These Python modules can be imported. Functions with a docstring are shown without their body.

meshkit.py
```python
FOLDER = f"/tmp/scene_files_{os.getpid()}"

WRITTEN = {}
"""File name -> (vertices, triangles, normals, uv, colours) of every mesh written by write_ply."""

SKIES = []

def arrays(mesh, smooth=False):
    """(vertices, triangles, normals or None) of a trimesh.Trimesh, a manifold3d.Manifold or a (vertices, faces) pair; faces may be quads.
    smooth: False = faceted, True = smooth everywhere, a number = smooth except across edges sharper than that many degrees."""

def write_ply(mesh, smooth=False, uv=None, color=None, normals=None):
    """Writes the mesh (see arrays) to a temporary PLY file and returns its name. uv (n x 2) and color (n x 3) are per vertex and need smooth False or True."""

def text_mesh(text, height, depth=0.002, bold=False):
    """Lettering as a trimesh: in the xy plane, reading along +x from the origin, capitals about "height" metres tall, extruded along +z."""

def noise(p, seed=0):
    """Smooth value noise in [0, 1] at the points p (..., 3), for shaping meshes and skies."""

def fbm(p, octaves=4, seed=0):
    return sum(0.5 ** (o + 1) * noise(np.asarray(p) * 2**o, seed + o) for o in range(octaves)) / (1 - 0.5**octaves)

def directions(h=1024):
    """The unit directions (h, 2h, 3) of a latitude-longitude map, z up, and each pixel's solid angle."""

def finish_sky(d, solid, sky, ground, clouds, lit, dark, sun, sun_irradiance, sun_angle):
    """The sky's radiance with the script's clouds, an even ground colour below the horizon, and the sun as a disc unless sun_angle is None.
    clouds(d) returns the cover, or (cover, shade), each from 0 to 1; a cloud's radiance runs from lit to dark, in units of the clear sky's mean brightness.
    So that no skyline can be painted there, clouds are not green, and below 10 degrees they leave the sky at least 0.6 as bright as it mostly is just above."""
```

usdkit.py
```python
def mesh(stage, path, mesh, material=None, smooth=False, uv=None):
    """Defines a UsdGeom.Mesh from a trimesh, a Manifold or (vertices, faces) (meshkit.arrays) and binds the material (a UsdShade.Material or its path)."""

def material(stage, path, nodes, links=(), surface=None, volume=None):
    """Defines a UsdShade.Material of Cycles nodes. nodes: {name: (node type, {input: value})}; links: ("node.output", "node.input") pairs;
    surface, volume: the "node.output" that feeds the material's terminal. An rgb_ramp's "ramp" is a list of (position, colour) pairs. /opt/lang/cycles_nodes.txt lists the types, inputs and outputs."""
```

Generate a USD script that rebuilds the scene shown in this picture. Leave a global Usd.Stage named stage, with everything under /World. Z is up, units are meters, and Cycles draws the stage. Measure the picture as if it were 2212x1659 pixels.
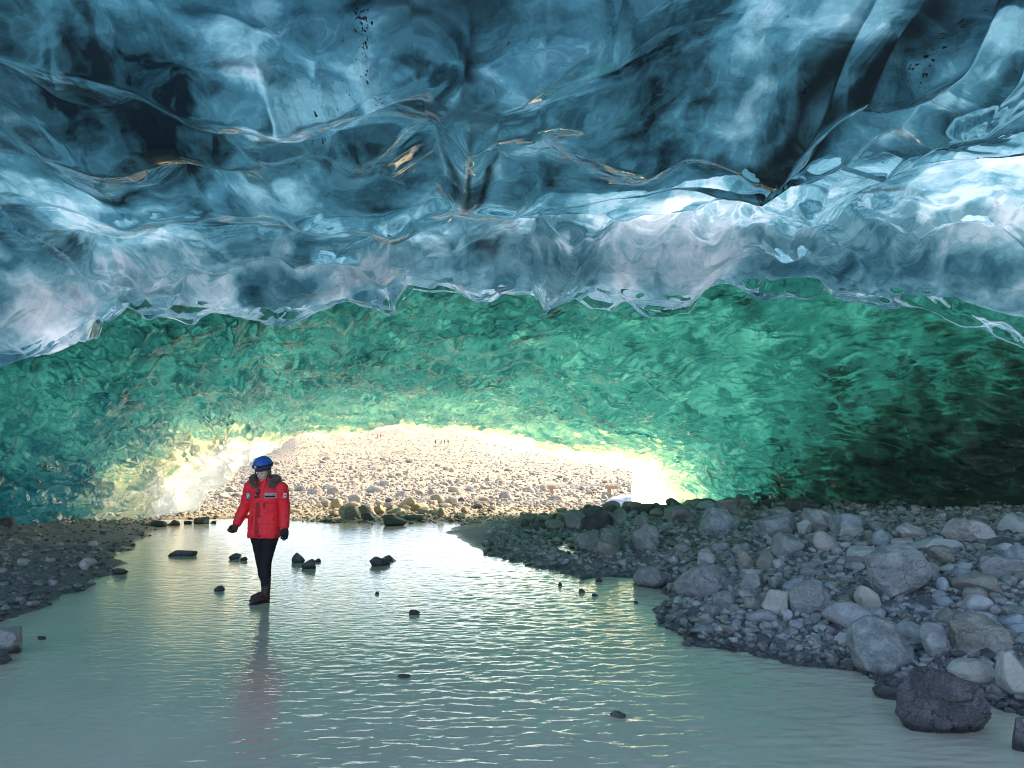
import math, random
import numpy as np, trimesh, shapely
from shapely.geometry import Polygon, LineString
from scipy.spatial import cKDTree, Delaunay
from scipy.ndimage import gaussian_filter
import manifold3d as m3
import meshkit, usdkit
from meshkit import noise, fbm
from pxr import Usd, UsdGeom, UsdLux, UsdShade, Gf, Sdf, Vt

stage = Usd.Stage.CreateInMemory()
UsdGeom.SetStageUpAxis(stage, UsdGeom.Tokens.z)
UsdGeom.SetStageMetersPerUnit(stage, 1.0)
UsdGeom.Xform.Define(stage, '/World')
UsdGeom.Scope.Define(stage, '/World/Looks')
PI = math.pi

# ------------------------------------------------------------------ camera, sky, sun, exposure
EXPOSURE = 2.05
CAM_H, PITCH, F = 1.55, math.radians(6.54), 1662.0          # F: focal length in pixels of a 2212 px wide picture
cam = UsdGeom.Camera.Define(stage, '/World/camera')
cam.CreateHorizontalApertureAttr(36.0); cam.CreateFocalLengthAttr(36.0 * F / 2212)
cam.CreateClippingRangeAttr((0.05, 5000.0)); cam.CreateExposureAttr(EXPOSURE)
cam.AddTranslateOp().Set((0, 0, CAM_H)); cam.AddRotateXOp().Set(90 + math.degrees(PITCH))

SUN_DIR = np.array([0.60, 0.62, 0.50]); SUN_DIR /= np.linalg.norm(SUN_DIR)
SKY_STRENGTH, SUN_INT = 0.125, 0.70
sky_mat = usdkit.material(stage, '/World/Looks/sky', {
    'sky': ('sky_texture', {'sky_type': 'single_scattering', 'sun_disc': False, 'sun_elevation': float(math.asin(SUN_DIR[2])),
                            'sun_rotation': float(math.atan2(SUN_DIR[0], SUN_DIR[1])), 'altitude': 100.0, 'air_density': 0.8, 'aerosol_density': 2.6, 'ozone_density': 1.0}),
    'bg': ('background_shader', {'strength': SKY_STRENGTH})}, [('sky.color', 'bg.color')], surface='bg.background')
dome = UsdLux.DomeLight.Define(stage, '/World/sky')
UsdShade.MaterialBindingAPI.Apply(dome.GetPrim()).Bind(sky_mat)
dome.GetPrim().SetCustomDataByKey('kind', 'structure')
sun = UsdLux.DistantLight.Define(stage, '/World/sun')
sun.CreateNormalizeAttr(True); sun.CreateIntensityAttr(SUN_INT); sun.CreateAngleAttr(0.5); sun.CreateColorAttr((1.0, 0.77, 0.46))
_q = Gf.Rotation(Gf.Vec3d(0, 0, 1), Gf.Vec3d(*map(float, SUN_DIR)))
sun.AddOrientOp().Set(Gf.Quatf(_q.GetQuat()))

# ------------------------------------------------------------------ helpers
taken = {}
def path_for(name, parent=None):
    base = (str(parent.GetPath()) if parent else '/World') + '/' + name
    n = taken.get(base, 0); taken[base] = n + 1
    return base if n == 0 else f'{base}_{n:03d}'
def tag(p, label=None, cat=None, group=None, kind=None):
    p = p.GetPrim() if hasattr(p, 'GetPrim') else p
    for k, v in (('label', label), ('category', cat), ('group', group), ('kind', kind)):
        if v: p.SetCustomDataByKey(k, v)
    return p
def obj(name, mesh, m, parent=None, smooth=True, uv=None):
    return usdkit.mesh(stage, path_for(name, parent), mesh, m, smooth=smooth, uv=uv).GetPrim()
def thing(name, loc=(0, 0, 0), rot=(0, 0, 0), scale=None, root=None):
    x = UsdGeom.Xform.Define(stage, path_for(name))
    x.AddTranslateOp().Set(Gf.Vec3d(*map(float, loc)))
    if any(rot): x.AddRotateXYZOp().Set(Gf.Vec3f(*map(float, rot)))
    if scale is not None: x.AddScaleOp().Set(Gf.Vec3f(*map(float, scale)))
    return x.GetPrim()
def primvar(prim, name, arr):
    UsdGeom.PrimvarsAPI(prim).CreatePrimvar(name, Sdf.ValueTypeNames.FloatArray, 'vertex').Set(Vt.FloatArray.FromNumpy(np.asarray(arr, np.float32)))
cp, sp = math.cos(PITCH), math.sin(PITCH)
def ray(px, py):
    """direction (with y component 1) through a point of the photograph, in 2212 x 1659 coordinates"""
    a, b = (px - 1106) / F, (829.5 - py) / F
    y, z = cp - b * sp, sp + b * cp
    return a / y, z / y
def at_depth(px, py, D):
    rx, rz = ray(px, py); return np.array([rx * D, D, CAM_H + rz * D])
def at_z(px, py, z=0.0):
    rx, rz = ray(px, py); D = (z - CAM_H) / rz
    return np.array([rx * D, D, z])
def grid_faces(nr, nc):
    i, j = np.meshgrid(np.arange(nr - 1), np.arange(nc - 1), indexing='ij')
    a = (i * nc + j).ravel()
    return np.stack([a, a + 1, a + nc + 1, a + nc], 1)
def quads2tris(q): return np.vstack([q[:, [0, 1, 2]], q[:, [0, 2, 3]]])
def smin(a, b, k):
    h = np.clip(0.5 + 0.5 * (b - a) / k, 0, 1); return b * (1 - h) + a * h - k * h * (1 - h)
def lerp(a, b, t): return a + (b - a) * t
def sstep(a, b, x):
    t = np.clip((x - a) / (b - a), 0, 1); return t * t * (3 - 2 * t)

# ------------------------------------------------------------------ materials
def glass_ice(name, k1, k2, strength):
    return usdkit.material(stage, f'/World/Looks/{name}', {
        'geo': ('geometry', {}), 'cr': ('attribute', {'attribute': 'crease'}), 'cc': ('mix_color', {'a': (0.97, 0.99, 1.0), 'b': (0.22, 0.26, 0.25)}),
        'n1': ('noise_texture', {'scale': k1, 'detail': 3.0, 'roughness': 0.5, 'distortion': 0.6}),
        'n2': ('noise_texture', {'scale': k2, 'detail': 2.0, 'roughness': 0.5}),
        'm': ('math', {'math_type': 'multiply_add', 'value2': 0.10}),
        'b': ('bump', {'strength': strength, 'distance': 0.10}),
        'g': ('glass_bsdf', {'color': (0.97, 0.99, 1.0), 'roughness': 0.0, 'IOR': 1.31, 'distribution': 'ggx'})},
        [('cr.fac', 'cc.fac'), ('cc.result', 'g.color'), ('geo.position', 'n1.vector'), ('geo.position', 'n2.vector'), ('n2.fac', 'm.value1'), ('n1.fac', 'm.value3'), ('m.value', 'b.height'), ('b.normal', 'g.normal')], surface='g.BSDF')
CLEAR = glass_ice('clear_smooth_ice', 1.8, 8.0, 0.30)
SCALLOPED = glass_ice('clear_scalloped_ice', 3.2, 11.0, 0.6)

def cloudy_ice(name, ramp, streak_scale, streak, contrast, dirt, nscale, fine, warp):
    """white ice full of bubbles and silt that lets the daylight through; the attribute 'thick' sets the ramp tone: ice crossed, with sun glow painted in at the mouth"""
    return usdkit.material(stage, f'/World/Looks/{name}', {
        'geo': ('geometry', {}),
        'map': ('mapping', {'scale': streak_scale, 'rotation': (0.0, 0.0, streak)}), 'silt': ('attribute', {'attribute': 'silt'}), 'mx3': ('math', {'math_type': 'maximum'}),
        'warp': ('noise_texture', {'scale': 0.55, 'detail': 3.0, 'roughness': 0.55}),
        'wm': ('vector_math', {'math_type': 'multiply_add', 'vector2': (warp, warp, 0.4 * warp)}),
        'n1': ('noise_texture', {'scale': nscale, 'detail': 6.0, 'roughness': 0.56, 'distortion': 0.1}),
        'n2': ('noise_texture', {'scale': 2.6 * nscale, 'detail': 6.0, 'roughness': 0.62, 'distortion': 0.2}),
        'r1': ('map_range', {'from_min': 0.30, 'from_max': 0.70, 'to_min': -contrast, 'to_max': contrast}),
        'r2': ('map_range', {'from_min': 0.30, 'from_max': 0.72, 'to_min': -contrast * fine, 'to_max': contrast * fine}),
        'tone': ('attribute', {'attribute': 'thick_glow'}),
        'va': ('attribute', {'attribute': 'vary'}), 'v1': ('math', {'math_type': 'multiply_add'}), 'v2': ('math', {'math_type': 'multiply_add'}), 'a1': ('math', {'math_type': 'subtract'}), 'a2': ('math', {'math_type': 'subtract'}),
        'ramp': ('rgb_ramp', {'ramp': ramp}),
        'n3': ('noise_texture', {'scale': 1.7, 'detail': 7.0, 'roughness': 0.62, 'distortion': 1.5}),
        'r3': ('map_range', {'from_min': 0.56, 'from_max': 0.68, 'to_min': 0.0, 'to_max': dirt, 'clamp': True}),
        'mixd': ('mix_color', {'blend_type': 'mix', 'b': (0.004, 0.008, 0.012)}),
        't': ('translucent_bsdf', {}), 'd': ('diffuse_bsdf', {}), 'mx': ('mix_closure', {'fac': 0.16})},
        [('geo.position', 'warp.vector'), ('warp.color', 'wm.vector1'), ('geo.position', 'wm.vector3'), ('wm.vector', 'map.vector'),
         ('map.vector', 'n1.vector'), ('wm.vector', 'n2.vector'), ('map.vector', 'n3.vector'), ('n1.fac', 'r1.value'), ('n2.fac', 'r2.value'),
         ('tone.fac', 'a1.value1'), ('va.fac', 'v1.value1'), ('r1.result', 'v1.value2'), ('r1.result', 'v1.value3'), ('v1.value', 'a1.value2'), ('va.fac', 'v2.value1'), ('r2.result', 'v2.value2'), ('r2.result', 'v2.value3'), ('a1.value', 'a2.value1'), ('v2.value', 'a2.value2'), ('a2.value', 'ramp.fac'),
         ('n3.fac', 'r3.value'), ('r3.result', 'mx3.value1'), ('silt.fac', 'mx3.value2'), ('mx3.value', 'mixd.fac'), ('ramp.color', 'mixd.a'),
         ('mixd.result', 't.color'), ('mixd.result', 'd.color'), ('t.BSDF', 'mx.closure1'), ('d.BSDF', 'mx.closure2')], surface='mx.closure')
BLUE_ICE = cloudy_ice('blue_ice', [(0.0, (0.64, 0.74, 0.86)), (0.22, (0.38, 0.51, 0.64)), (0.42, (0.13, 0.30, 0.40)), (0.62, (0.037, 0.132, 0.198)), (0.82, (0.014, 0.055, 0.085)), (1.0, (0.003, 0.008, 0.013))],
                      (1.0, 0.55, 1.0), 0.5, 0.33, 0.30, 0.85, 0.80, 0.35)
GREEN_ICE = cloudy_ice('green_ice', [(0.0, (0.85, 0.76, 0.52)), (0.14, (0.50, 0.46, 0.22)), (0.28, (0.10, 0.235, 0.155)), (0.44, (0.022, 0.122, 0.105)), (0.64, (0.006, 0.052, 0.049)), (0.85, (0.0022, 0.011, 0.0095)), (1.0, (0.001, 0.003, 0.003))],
                       (2.2, 2.2, 3.2), 0.2, 0.15, 0.45, 0.9, 0.8, 1.6)  # the warm first ramp stops paint sun glow into the rim ice

# ------------------------------------------------------------------ the ice: near ceiling
def hw(y): return 0.68 * y + 0.8
# lip 1: the lower edge of the grey ice, in front of the green arch; lip 2: the far edge of the blue ceiling (points of the photograph and their distance)
LIP1 = [(-500, 860, 9.2), (-150, 800, 9.3), (0, 782, 9.4), (100, 762, 9.5), (150, 735, 9.6), (190, 705, 9.6), (225, 664, 9.8), (280, 645, 10), (420, 668, 9.6), (520, 660, 9.8), (610, 660, 9.7), (690, 640, 10), (760, 625, 10.1), (850, 645, 9.7),
        (890, 618, 10.1), (1000, 628, 9.9), (1150, 600, 10.2), (1175, 628, 9.8), (1230, 640, 9.7), (1290, 615, 10), (1400, 622, 9.9), (1480, 630, 9.8), (1530, 610, 10), (1700, 600, 10.2), (1850, 592, 10.2), (1990, 602, 10), (2100, 640, 9.8), (2212, 695, 9.6), (2500, 760, 9.4), (2900, 850, 9)]
LIP2 = [(-500, 520, 6.9), (-150, 470, 7.0), (0, 440, 7.1), (150, 450, 7.0), (330, 478, 6.9), (500, 470, 6.9), (660, 474, 6.8), (850, 486, 6.7), (980, 446, 6.9), (1150, 464, 6.7), (1300, 428, 6.6), (1450, 394, 6.6), (1560, 382, 6.5),
        (1640, 390, 6.3), (1700, 352, 6.5), (1800, 330, 6.5), (1900, 366, 6.2), (2050, 335, 6.2), (2212, 310, 6.1), (2500, 330, 6), (2900, 380, 6)]
def lip(L):
    p = np.array([at_depth(*a) for a in L])
    return p[np.argsort(p[:, 0])]
P1, P2 = lip(LIP1), lip(LIP2)
ND, NS = 800, 36
inner = np.linspace(-1.12, 1.12, ND); outer = np.linspace(0, 1, NS + 1)[1:]
def xrow(y):
    h = hw(y); r = lerp(1.12 * h, 19.0, outer[:, None] ** 1.5)
    return np.concatenate([-r[::-1], inner[:, None] * h, r])
YB = 3.4                                                       # where the roof ends above and behind the camera
yl2, yl1 = np.full(ND + 2 * NS, 6.6), np.full(ND + 2 * NS, 9.9)
for _ in range(8):                                             # rows of the grid run along both lips
    yl2 = np.interp(np.diagonal(xrow(yl2[None])), P2[:, 0], P2[:, 1]); yl1 = np.interp(np.diagonal(xrow(yl1[None])), P1[:, 0], P1[:, 1])
r0, r1, r2 = np.linspace(0, 1, 230)[:-1, None], np.linspace(0, 1, 190)[:-1, None], np.linspace(0, 1, 60)[:, None]
Y = np.vstack([lerp(YB, yl2[None], r0), lerp(yl2[None], yl1[None], r1), lerp(yl1[None], yl1[None] + 1.5, r2 ** 1.3)])
X = np.array([np.diagonal(xrow(y[None])) for y in Y])
def wob(P, w): return P + w
NF = 0.10 * (fbm(np.stack([X * 1.3, Y * 1.3, X * 0], -1), 3, 5) - 0.5)
WX, WY = X + NF, Y + 0.12 * (fbm(np.stack([X * 1.3, Y * 1.3, X * 0 + 9], -1), 3, 6) - 0.5)
y2, y1 = np.repeat(yl2[None], len(Y), 0), np.repeat(yl1[None], len(Y), 0)
z1, z2 = np.interp(X, P1[:, 0], P1[:, 2]), np.interp(X, P2[:, 0], P2[:, 2])
zz = 0.10 * (fbm(np.stack([X * 2.5, X * 0, X * 0], -1), 4, 8) - .5); z1 = z1 + zz; z2 = z2 + 0.5 * zz[:, ::-1]
def base_height(X, Y, y1, z1, y2, z2):
    z0 = 4.45 + 0.012 * X; drop = 0.85 * (0.5 + 0.5 * sstep(-2.2, 0.2, X)) * (0.75 + 0.5 * fbm(np.stack([X * .8, X * 0, X * 0], -1), 2, 12))
    seg0 = lerp(z0, z2 + 0.34, sstep(0, 1, Y / y2)) - 0.34 * np.exp(-(y2 - Y) / 0.40)
    u = (Y - y2) / (y1 - y2); u0 = 0.015 + 0.13 * sstep(.42, .7, fbm(np.stack([X * .7, X * 0 + 3, X * 0], -1), 2, 16))
    seg1 = lerp(z2 + drop, z1 + 0.15, np.clip(u, 0, 1) ** 0.8) - drop * np.exp(-np.maximum(u - u0, 0) / 0.16) + 0.19 * np.minimum(u, u0) * (y1 - y2) - 0.15 * np.exp(-(1 - u) / 0.14)
    u1 = 0.06 + 0.25 * sstep(.4, .7, fbm(np.stack([X * .8, X * 0 + 7, X * 0], -1), 2, 17)); seg2 = z1 + 0.12 * np.minimum(np.maximum(Y - y1, 0), u1) + 2.2 * (1 - np.exp(-np.maximum(Y - y1 - u1, 0) / 0.9))
    H = np.where(Y < y2, seg0, np.where(Y < y1, seg1, seg2))
    return H
H = base_height(X, Y, y1, z1, y2, z2)
side = np.clip((np.abs(X) - 10.5) / 8.0, 0, 1); SIDE = 5.2 * side ** 1.6
nearlip = np.minimum(np.abs(Y - y1), np.abs(Y - y2))
fade = sstep(0.0, 0.8, nearlip)
H = H - SIDE
# ridges: cusps hanging between the lobes, traced as lines of the photograph on the ceiling
RIDGES = [
 (0.17, 0.30, [(390, 150), (260, 180), (220, 240), (235, 300), (275, 366)]),
 (0.20, 0.26, [(225, 205), (300, 155), (440, 160), (530, 200), (600, 260), (650, 320), (676, 342)]),
 (0.26, 0.28, [(-60, 300), (0, 305), (130, 310), (220, 350), (285, 368), (350, 338), (470, 355), (560, 330), (590, 296), (650, 335), (690, 350), (780, 395), (850, 430), (862, 486)]),
 (0.17, 0.20, [(285, 368), (345, 342), (470, 390), (600, 440), (660, 474)]),
 (0.19, 0.28, [(565, 60), (555, 150), (600, 220), (650, 290), (676, 342)]),
 (0.24, 0.30, [(-50, -60), (100, -10), (240, 25), (400, 65), (560, 62), (600, 90), (690, 40), (790, 0), (900, -60)]),
 (0.14, 0.24, [(440, 64), (560, 20), (640, -10), (700, -80)]),
 (0.24, 0.16, [(1020, 90), (1008, 200), (1012, 300), (1002, 350)]),
 (0.15, 0.22, [(1075, 130), (1040, 150), (1020, 260), (1002, 350)]),
 (0.16, 0.35, [(690, 350), (760, 250), (880, 130), (1000, 90), (1120, 95), (1250, 150), (1330, 230), (1400, 290)]),
 (0.24, 0.30, [(1555, 385), (1620, 300), (1680, 220), (1800, 110), (1960, 40), (2080, -40)]),
 (0.28, 0.26, [(1645, 388), (1720, 330), (1765, 262), (1830, 205), (1960, 110), (2212, 40), (2400, 20)]),
 (0.20, 0.40, [(1770, 300), (1860, 245), (1970, 200), (2100, 215), (2212, 255), (2400, 320)]),
 (0.16, 0.20, [(1775, 262), (1808, 300), (1830, 322)]),
 (0.13, 0.30, [(1260, 250), (1300, 235), (1370, 250), (1415, 300), (1418, 350), (1390, 390)]),
 (0.10, 0.30, [(1260, 250), (1262, 310), (1300, 370)]),
 (0.22, 0.5, [(870, -60), (890, 20), (960, 50), (1100, 20), (1200, -40)]),
]
RIDGES1 = [
 (0.10, 0.10, [(0, 680), (120, 655), (260, 620), (420, 630), (560, 625), (700, 618)]), (0.09, 0.10, [(210, 520), (260, 570), (300, 610), (330, 640)]), (0.10, 0.12, [(480, 500), (450, 560), (520, 610), (560, 640)]), (0.10, 0.10, [(640, 500), (660, 560), (700, 600)]), (0.08, 0.10, [(1000, 520), (1010, 570), (1060, 610)]),
 (0.09, 0.09, [(1230, 470), (1240, 520), (1220, 580)]), (0.09, 0.09, [(1380, 440), (1370, 500), (1400, 560), (1420, 610)]), (0.09, 0.10, [(1560, 420), (1530, 470), (1560, 520), (1620, 560)]), (0.10, 0.10, [(1880, 400), (1950, 430), (1960, 480), (2010, 540), (2120, 600)]), (0.09, 0.10, [(2100, 480), (2080, 530), (2140, 560), (2240, 560)]), (0.09, 0.10, [(1640, 590), (1700, 540), (1800, 560), (1900, 580)]),  # on the grey ice between the two lips
 (0.16, 0.22, [(0, 600), (100, 560), (200, 590), (320, 535), (380, 500), (520, 478), (660, 482), (830, 515), (850, 522)]),
 (0.14, 0.18, [(60, 470), (180, 520), (330, 535), (345, 560)]),
 (0.12, 0.16, [(345, 560), (480, 600), (600, 590), (680, 560), (760, 600), (860, 590), (920, 560)]),
 (0.14, 0.16, [(850, 500), (960, 525), (1060, 560), (1150, 562), (1200, 540)]),
 (0.10, 0.12, [(1150, 600), (1200, 540), (1280, 470), (1330, 430)]),
 (0.10, 0.12, [(1290, 610), (1320, 540), (1400, 470), (1430, 400)]),
 (0.18, 0.22, [(1440, 560), (1480, 510), (1600, 466), (1700, 460), (1800, 510), (1900, 550), (1980, 600), (2080, 640)]),
 (0.15, 0.18, [(1690, 360), (1696, 420), (1700, 460)]),
 (0.16, 0.20, [(1740, 390), (1850, 460), (1900, 520), (2060, 600), (2212, 650)]),
 (0.15, 0.20, [(1960, 480), (2060, 410), (2170, 420), (2240, 470)]),
 (0.12, 0.14, [(1290, 590), (1400, 560), (1520, 555), (1640, 580), (1750, 592)]),
]
def hit_ceiling(px, py, d0, d1):
    rx, rz = ray(px, py); D = np.linspace(d0, d1, 200); x, z = rx * D, CAM_H + rz * D
    a1, b1, a2, b2 = (np.interp(x, P[:, 0], P[:, k]) for P, k in ((P1, 1), (P1, 2), (P2, 1), (P2, 2)))
    g = z - base_height(x, D, a1, b1, a2, b2)
    k = np.argmax(g > 0) if (g > 0).any() else int(np.argmax(g))
    return np.array([x[k], D[k]])
def dist_to_lines(X, Y, pts):
    L = LineString(pts); L = LineString([L.interpolate(t, normalized=True) for t in np.linspace(0, 1, 80)])
    return shapely.distance(shapely.points(X, Y), L)
def side_of_lines(X, Y, pts):
    """distance to a line and whether the point lies beyond it as seen from the camera"""
    L = LineString(pts); L = LineString([L.interpolate(t, normalized=True) for t in np.linspace(0, 1, 80)])
    P = shapely.points(X, Y); q = shapely.line_interpolate_point(L, shapely.line_locate_point(L, P)); qx, qy = shapely.get_x(q), shapely.get_y(q)
    return np.hypot(X - qx, Y - qy), sstep(-0.05, 0.09, np.hypot(X, Y) - np.hypot(qx, qy))
cut = np.zeros_like(H)
for lst, a, b, mask in ((RIDGES, 1.5, 6.9, Y < y2), (RIDGES1, 7.3, 10.2, (Y > y2 - 0.1) & (Y < y1 + 0.1))):
    for amp, w, pts in lst:
        q = np.array([hit_ceiling(px, py, a, b) for px, py in pts])
        lo, hi = q.min(0) - 1.6, q.max(0) + 1.6
        sel = mask & (X > lo[0]) & (X < hi[0]) & (Y > lo[1]) & (Y < hi[1])
        if not sel.any(): continue
        d, beyond = side_of_lines(WX[sel], WY[sel], q); amp, w = (amp * 1.7, w * 1.35) if lst is RIDGES else (amp * 2.1, w * 0.95)
        d = np.sqrt(d * d + 0.06 ** 2) - 0.06; fw = (0.10 + 0.45 * sstep(.45, .75, fbm(np.stack([WX[sel] * 1.1, WY[sel] * 1.1, WX[sel] * 0 + amp * 40], -1), 2, 15))); slope = 0.5 * (CAM_H + 2.75 - CAM_H) / np.maximum(WY[sel], 3) * 1.02
        c = lerp(amp * np.exp(-d / w), (amp - slope * np.minimum(d, fw)).clip(0) * np.exp(-np.maximum(d - fw, 0) / (0.7 * w)), beyond)
        cut[sel] = np.maximum(cut[sel], c) + 0.30 * np.minimum(cut[sel], c)
cut = gaussian_filter(cut, (1.1, 1.5)); cut *= 1 - 0.62 * np.exp(-np.abs(Y - y2) / 0.45)
H = H - cut
# broad undulation, then scallops on the grey ice
H += (0.34 * (fbm(np.stack([X * 0.55, Y * 0.7, X * 0 + 3], -1), 3, 11) - 0.5)) * fade
rng = np.random.default_rng(4)
def scallops(X, Y, Z, cell, aniso, seed, n):
    r = np.random.default_rng(seed)
    lo, hi = np.array([X.min(), Y.min(), Z.min()]), np.array([X.max(), Y.max(), Z.max()])
    return None
def cells2d(X, Y, cell, ax, seed, jitter=0.95):
    """distance to the nearest of a jittered set of points; ax stretches the cells along x"""
    u, v = X / (cell * ax), Y / cell
    iu, iv = np.arange(int(u.min()) - 2, int(u.max()) + 3), np.arange(int(v.min()) - 2, int(v.max()) + 3)
    gu, gv = np.meshgrid(iu, iv, indexing='ij')
    r = np.random.default_rng(seed)
    pts = np.stack([gu.ravel(), gv.ravel()], 1) + (r.random((gu.size, 2)) - 0.5) * jitter
    d, _ = cKDTree(pts).query(np.stack([u.ravel(), v.ravel()], 1), k=2)
    return d[:, 0].reshape(X.shape), d[:, 1].reshape(X.shape)
grey = (Y > y2)
wx, wy = X + 0.5 * (fbm(np.stack([X, Y, X * 0], -1), 3, 21) - .5), Y + 0.5 * (fbm(np.stack([X, Y, X * 0 + 5], -1), 3, 22) - .5)
f1, f2 = cells2d(wx, wy, 0.55, 2.0, 31)
H += np.where(grey, -0.16 * np.minimum(f1, 1) ** 2 * (0.15 + 0.85 * sstep(0.15, 0.7, Y - y2)) * (0.35 + 0.65 * sstep(0.05, 0.6, np.abs(Y - y1))), 0)
f1c, _ = cells2d(X + 0.9 * (fbm(np.stack([X * .6, Y * .6, X * 0], -1), 3, 24) - .5), Y + 0.9 * (fbm(np.stack([X * .6, Y * .6, X * 0 + 5], -1), 3, 25) - .5), 0.95, 1.5, 35)
H += np.where(Y < y2, -0.16 * np.minimum(f1c, 1.1) ** 2 * sstep(0.1, 0.9, y2 - Y), 0)
f1b, _ = cells2d(wx, wy, 0.22, 1.8, 33)
H += np.where(grey, -0.05 * np.minimum(f1b, 1) ** 2 * (0.12 + 0.88 * sstep(0.15, 0.7, Y - y2)), 0)
H += 0.035 * (fbm(np.stack([X * 1.3, Y * 1.5, X * 0 + 1], -1), 2, 13) - 0.5)
V = np.stack([X, Y, H], -1).reshape(-1, 3)
Q = grid_faces(*X.shape)
# the cloudy ice above it: smooth, about half a metre up
TOP = 4.95 + 0.35 * (fbm(np.stack([X * 0.5, Y * 0.5, X * 0 + 7], -1), 3, 41) - .5) - SIDE
GAPC = np.minimum(lerp(0.20, 0.85, sstep(0.1, 1.1, np.abs(Y - y1))), lerp(0.28, 0.85, sstep(0.1, 1.3, np.abs(Y - y2))))
Hc = np.maximum(gaussian_filter(np.minimum(np.maximum(TOP, H + 0.25), gaussian_filter(H, (7, 14)) + GAPC), (2, 3)), H + 0.12)
sub = slice(None, None, 3)
Xs, Ys, Hs = X[sub, sub], Y[sub, sub], Hc[sub, sub]
Vs = np.stack([Xs, Ys, Hs], -1).reshape(-1, 3); Qs = grid_faces(*Xs.shape)
thick_glow = 0.56 + 0.13 * sstep(1, 6, Xs - 0.3 * (Ys - 4)) * (Ys < y2[sub, sub]) - 0.20 * sstep(0.4, 1.7, Ys - y2[sub, sub]) - 0.10 * sstep(1.5, 0.3, np.abs(Ys - y1[sub, sub])) + 0.06 * np.sin(Xs * 0.9 + Ys) + 0.30 * (gaussian_filter(TOP - H, 3)[sub, sub] - 0.62).clip(-.45, .6) + 0.35 * sstep(9, 14, np.abs(Xs))
thick_glow = np.maximum(thick_glow - 0.0 * (Ys < y2[sub, sub]) + 0.03, 0.34 + 0.05 * np.sin(Xs * 1.7))
cave = thing('ice_cave'); tag(cave, 'glacier ice cave with blue lobed ceiling and glowing green arch over the stream', 'ice cave', kind='structure')
p = obj('blue_ceiling', (V, Q[:, ::-1]), CLEAR, cave); tag(p, 'clear blue ceiling ice of broad smooth lobes and sharp ridges')
# bands of dark silt frozen into the ice
SILT = [(1.0, 0.10, 0, [(1015, 100), (1018, 200), (1012, 300), (1000, 370)]), (1.0, 0.16, 0, [(1650, 360), (1720, 290), (1790, 190), (1880, 100), (2010, 20)]), (1.0, 0.22, 0, [(2010, 20), (2212, 10), (2400, 20)]),
 (1.0, 0.22, 0, [(880, 0), (920, 30), (1000, 10)]), (0.9, 0.07, 0, [(790, 400), (820, 430), (850, 460)]), (0.8, 0.09, 0, [(-20, 280), (60, 300), (120, 306)]), (0.8, 0.10, 1, [(30, 450), (80, 490), (110, 540)]),
 (0.7, 0.10, 0, [(520, 190), (580, 200), (640, 230)]), (0.6, 0.14, 0, [(300, 270), (350, 215), (400, 200)]), (0.8, 0.08, 1, [(1000, 545), (1050, 545), (1080, 530)]), (0.5, 0.2, 0, [(0, 180), (40, 220), (60, 280)]), (0.6, 0.10, 1, [(1940, 590), (2000, 590)]),
 (0.7, 0.10, 1, [(1850, 440), (1900, 440), (1990, 450)]), (0.6, 0.15, 0, [(1900, 330), (2000, 300), (2120, 310)])]
silt = np.zeros_like(Xs); jx = Xs + 0.25 * (fbm(np.stack([Xs * 2, Ys * 2, Xs * 0], -1), 3, 44) - .5); jy = Ys + 0.25 * (fbm(np.stack([Xs * 2, Ys * 2, Xs * 0 + 4], -1), 3, 45) - .5)
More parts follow.
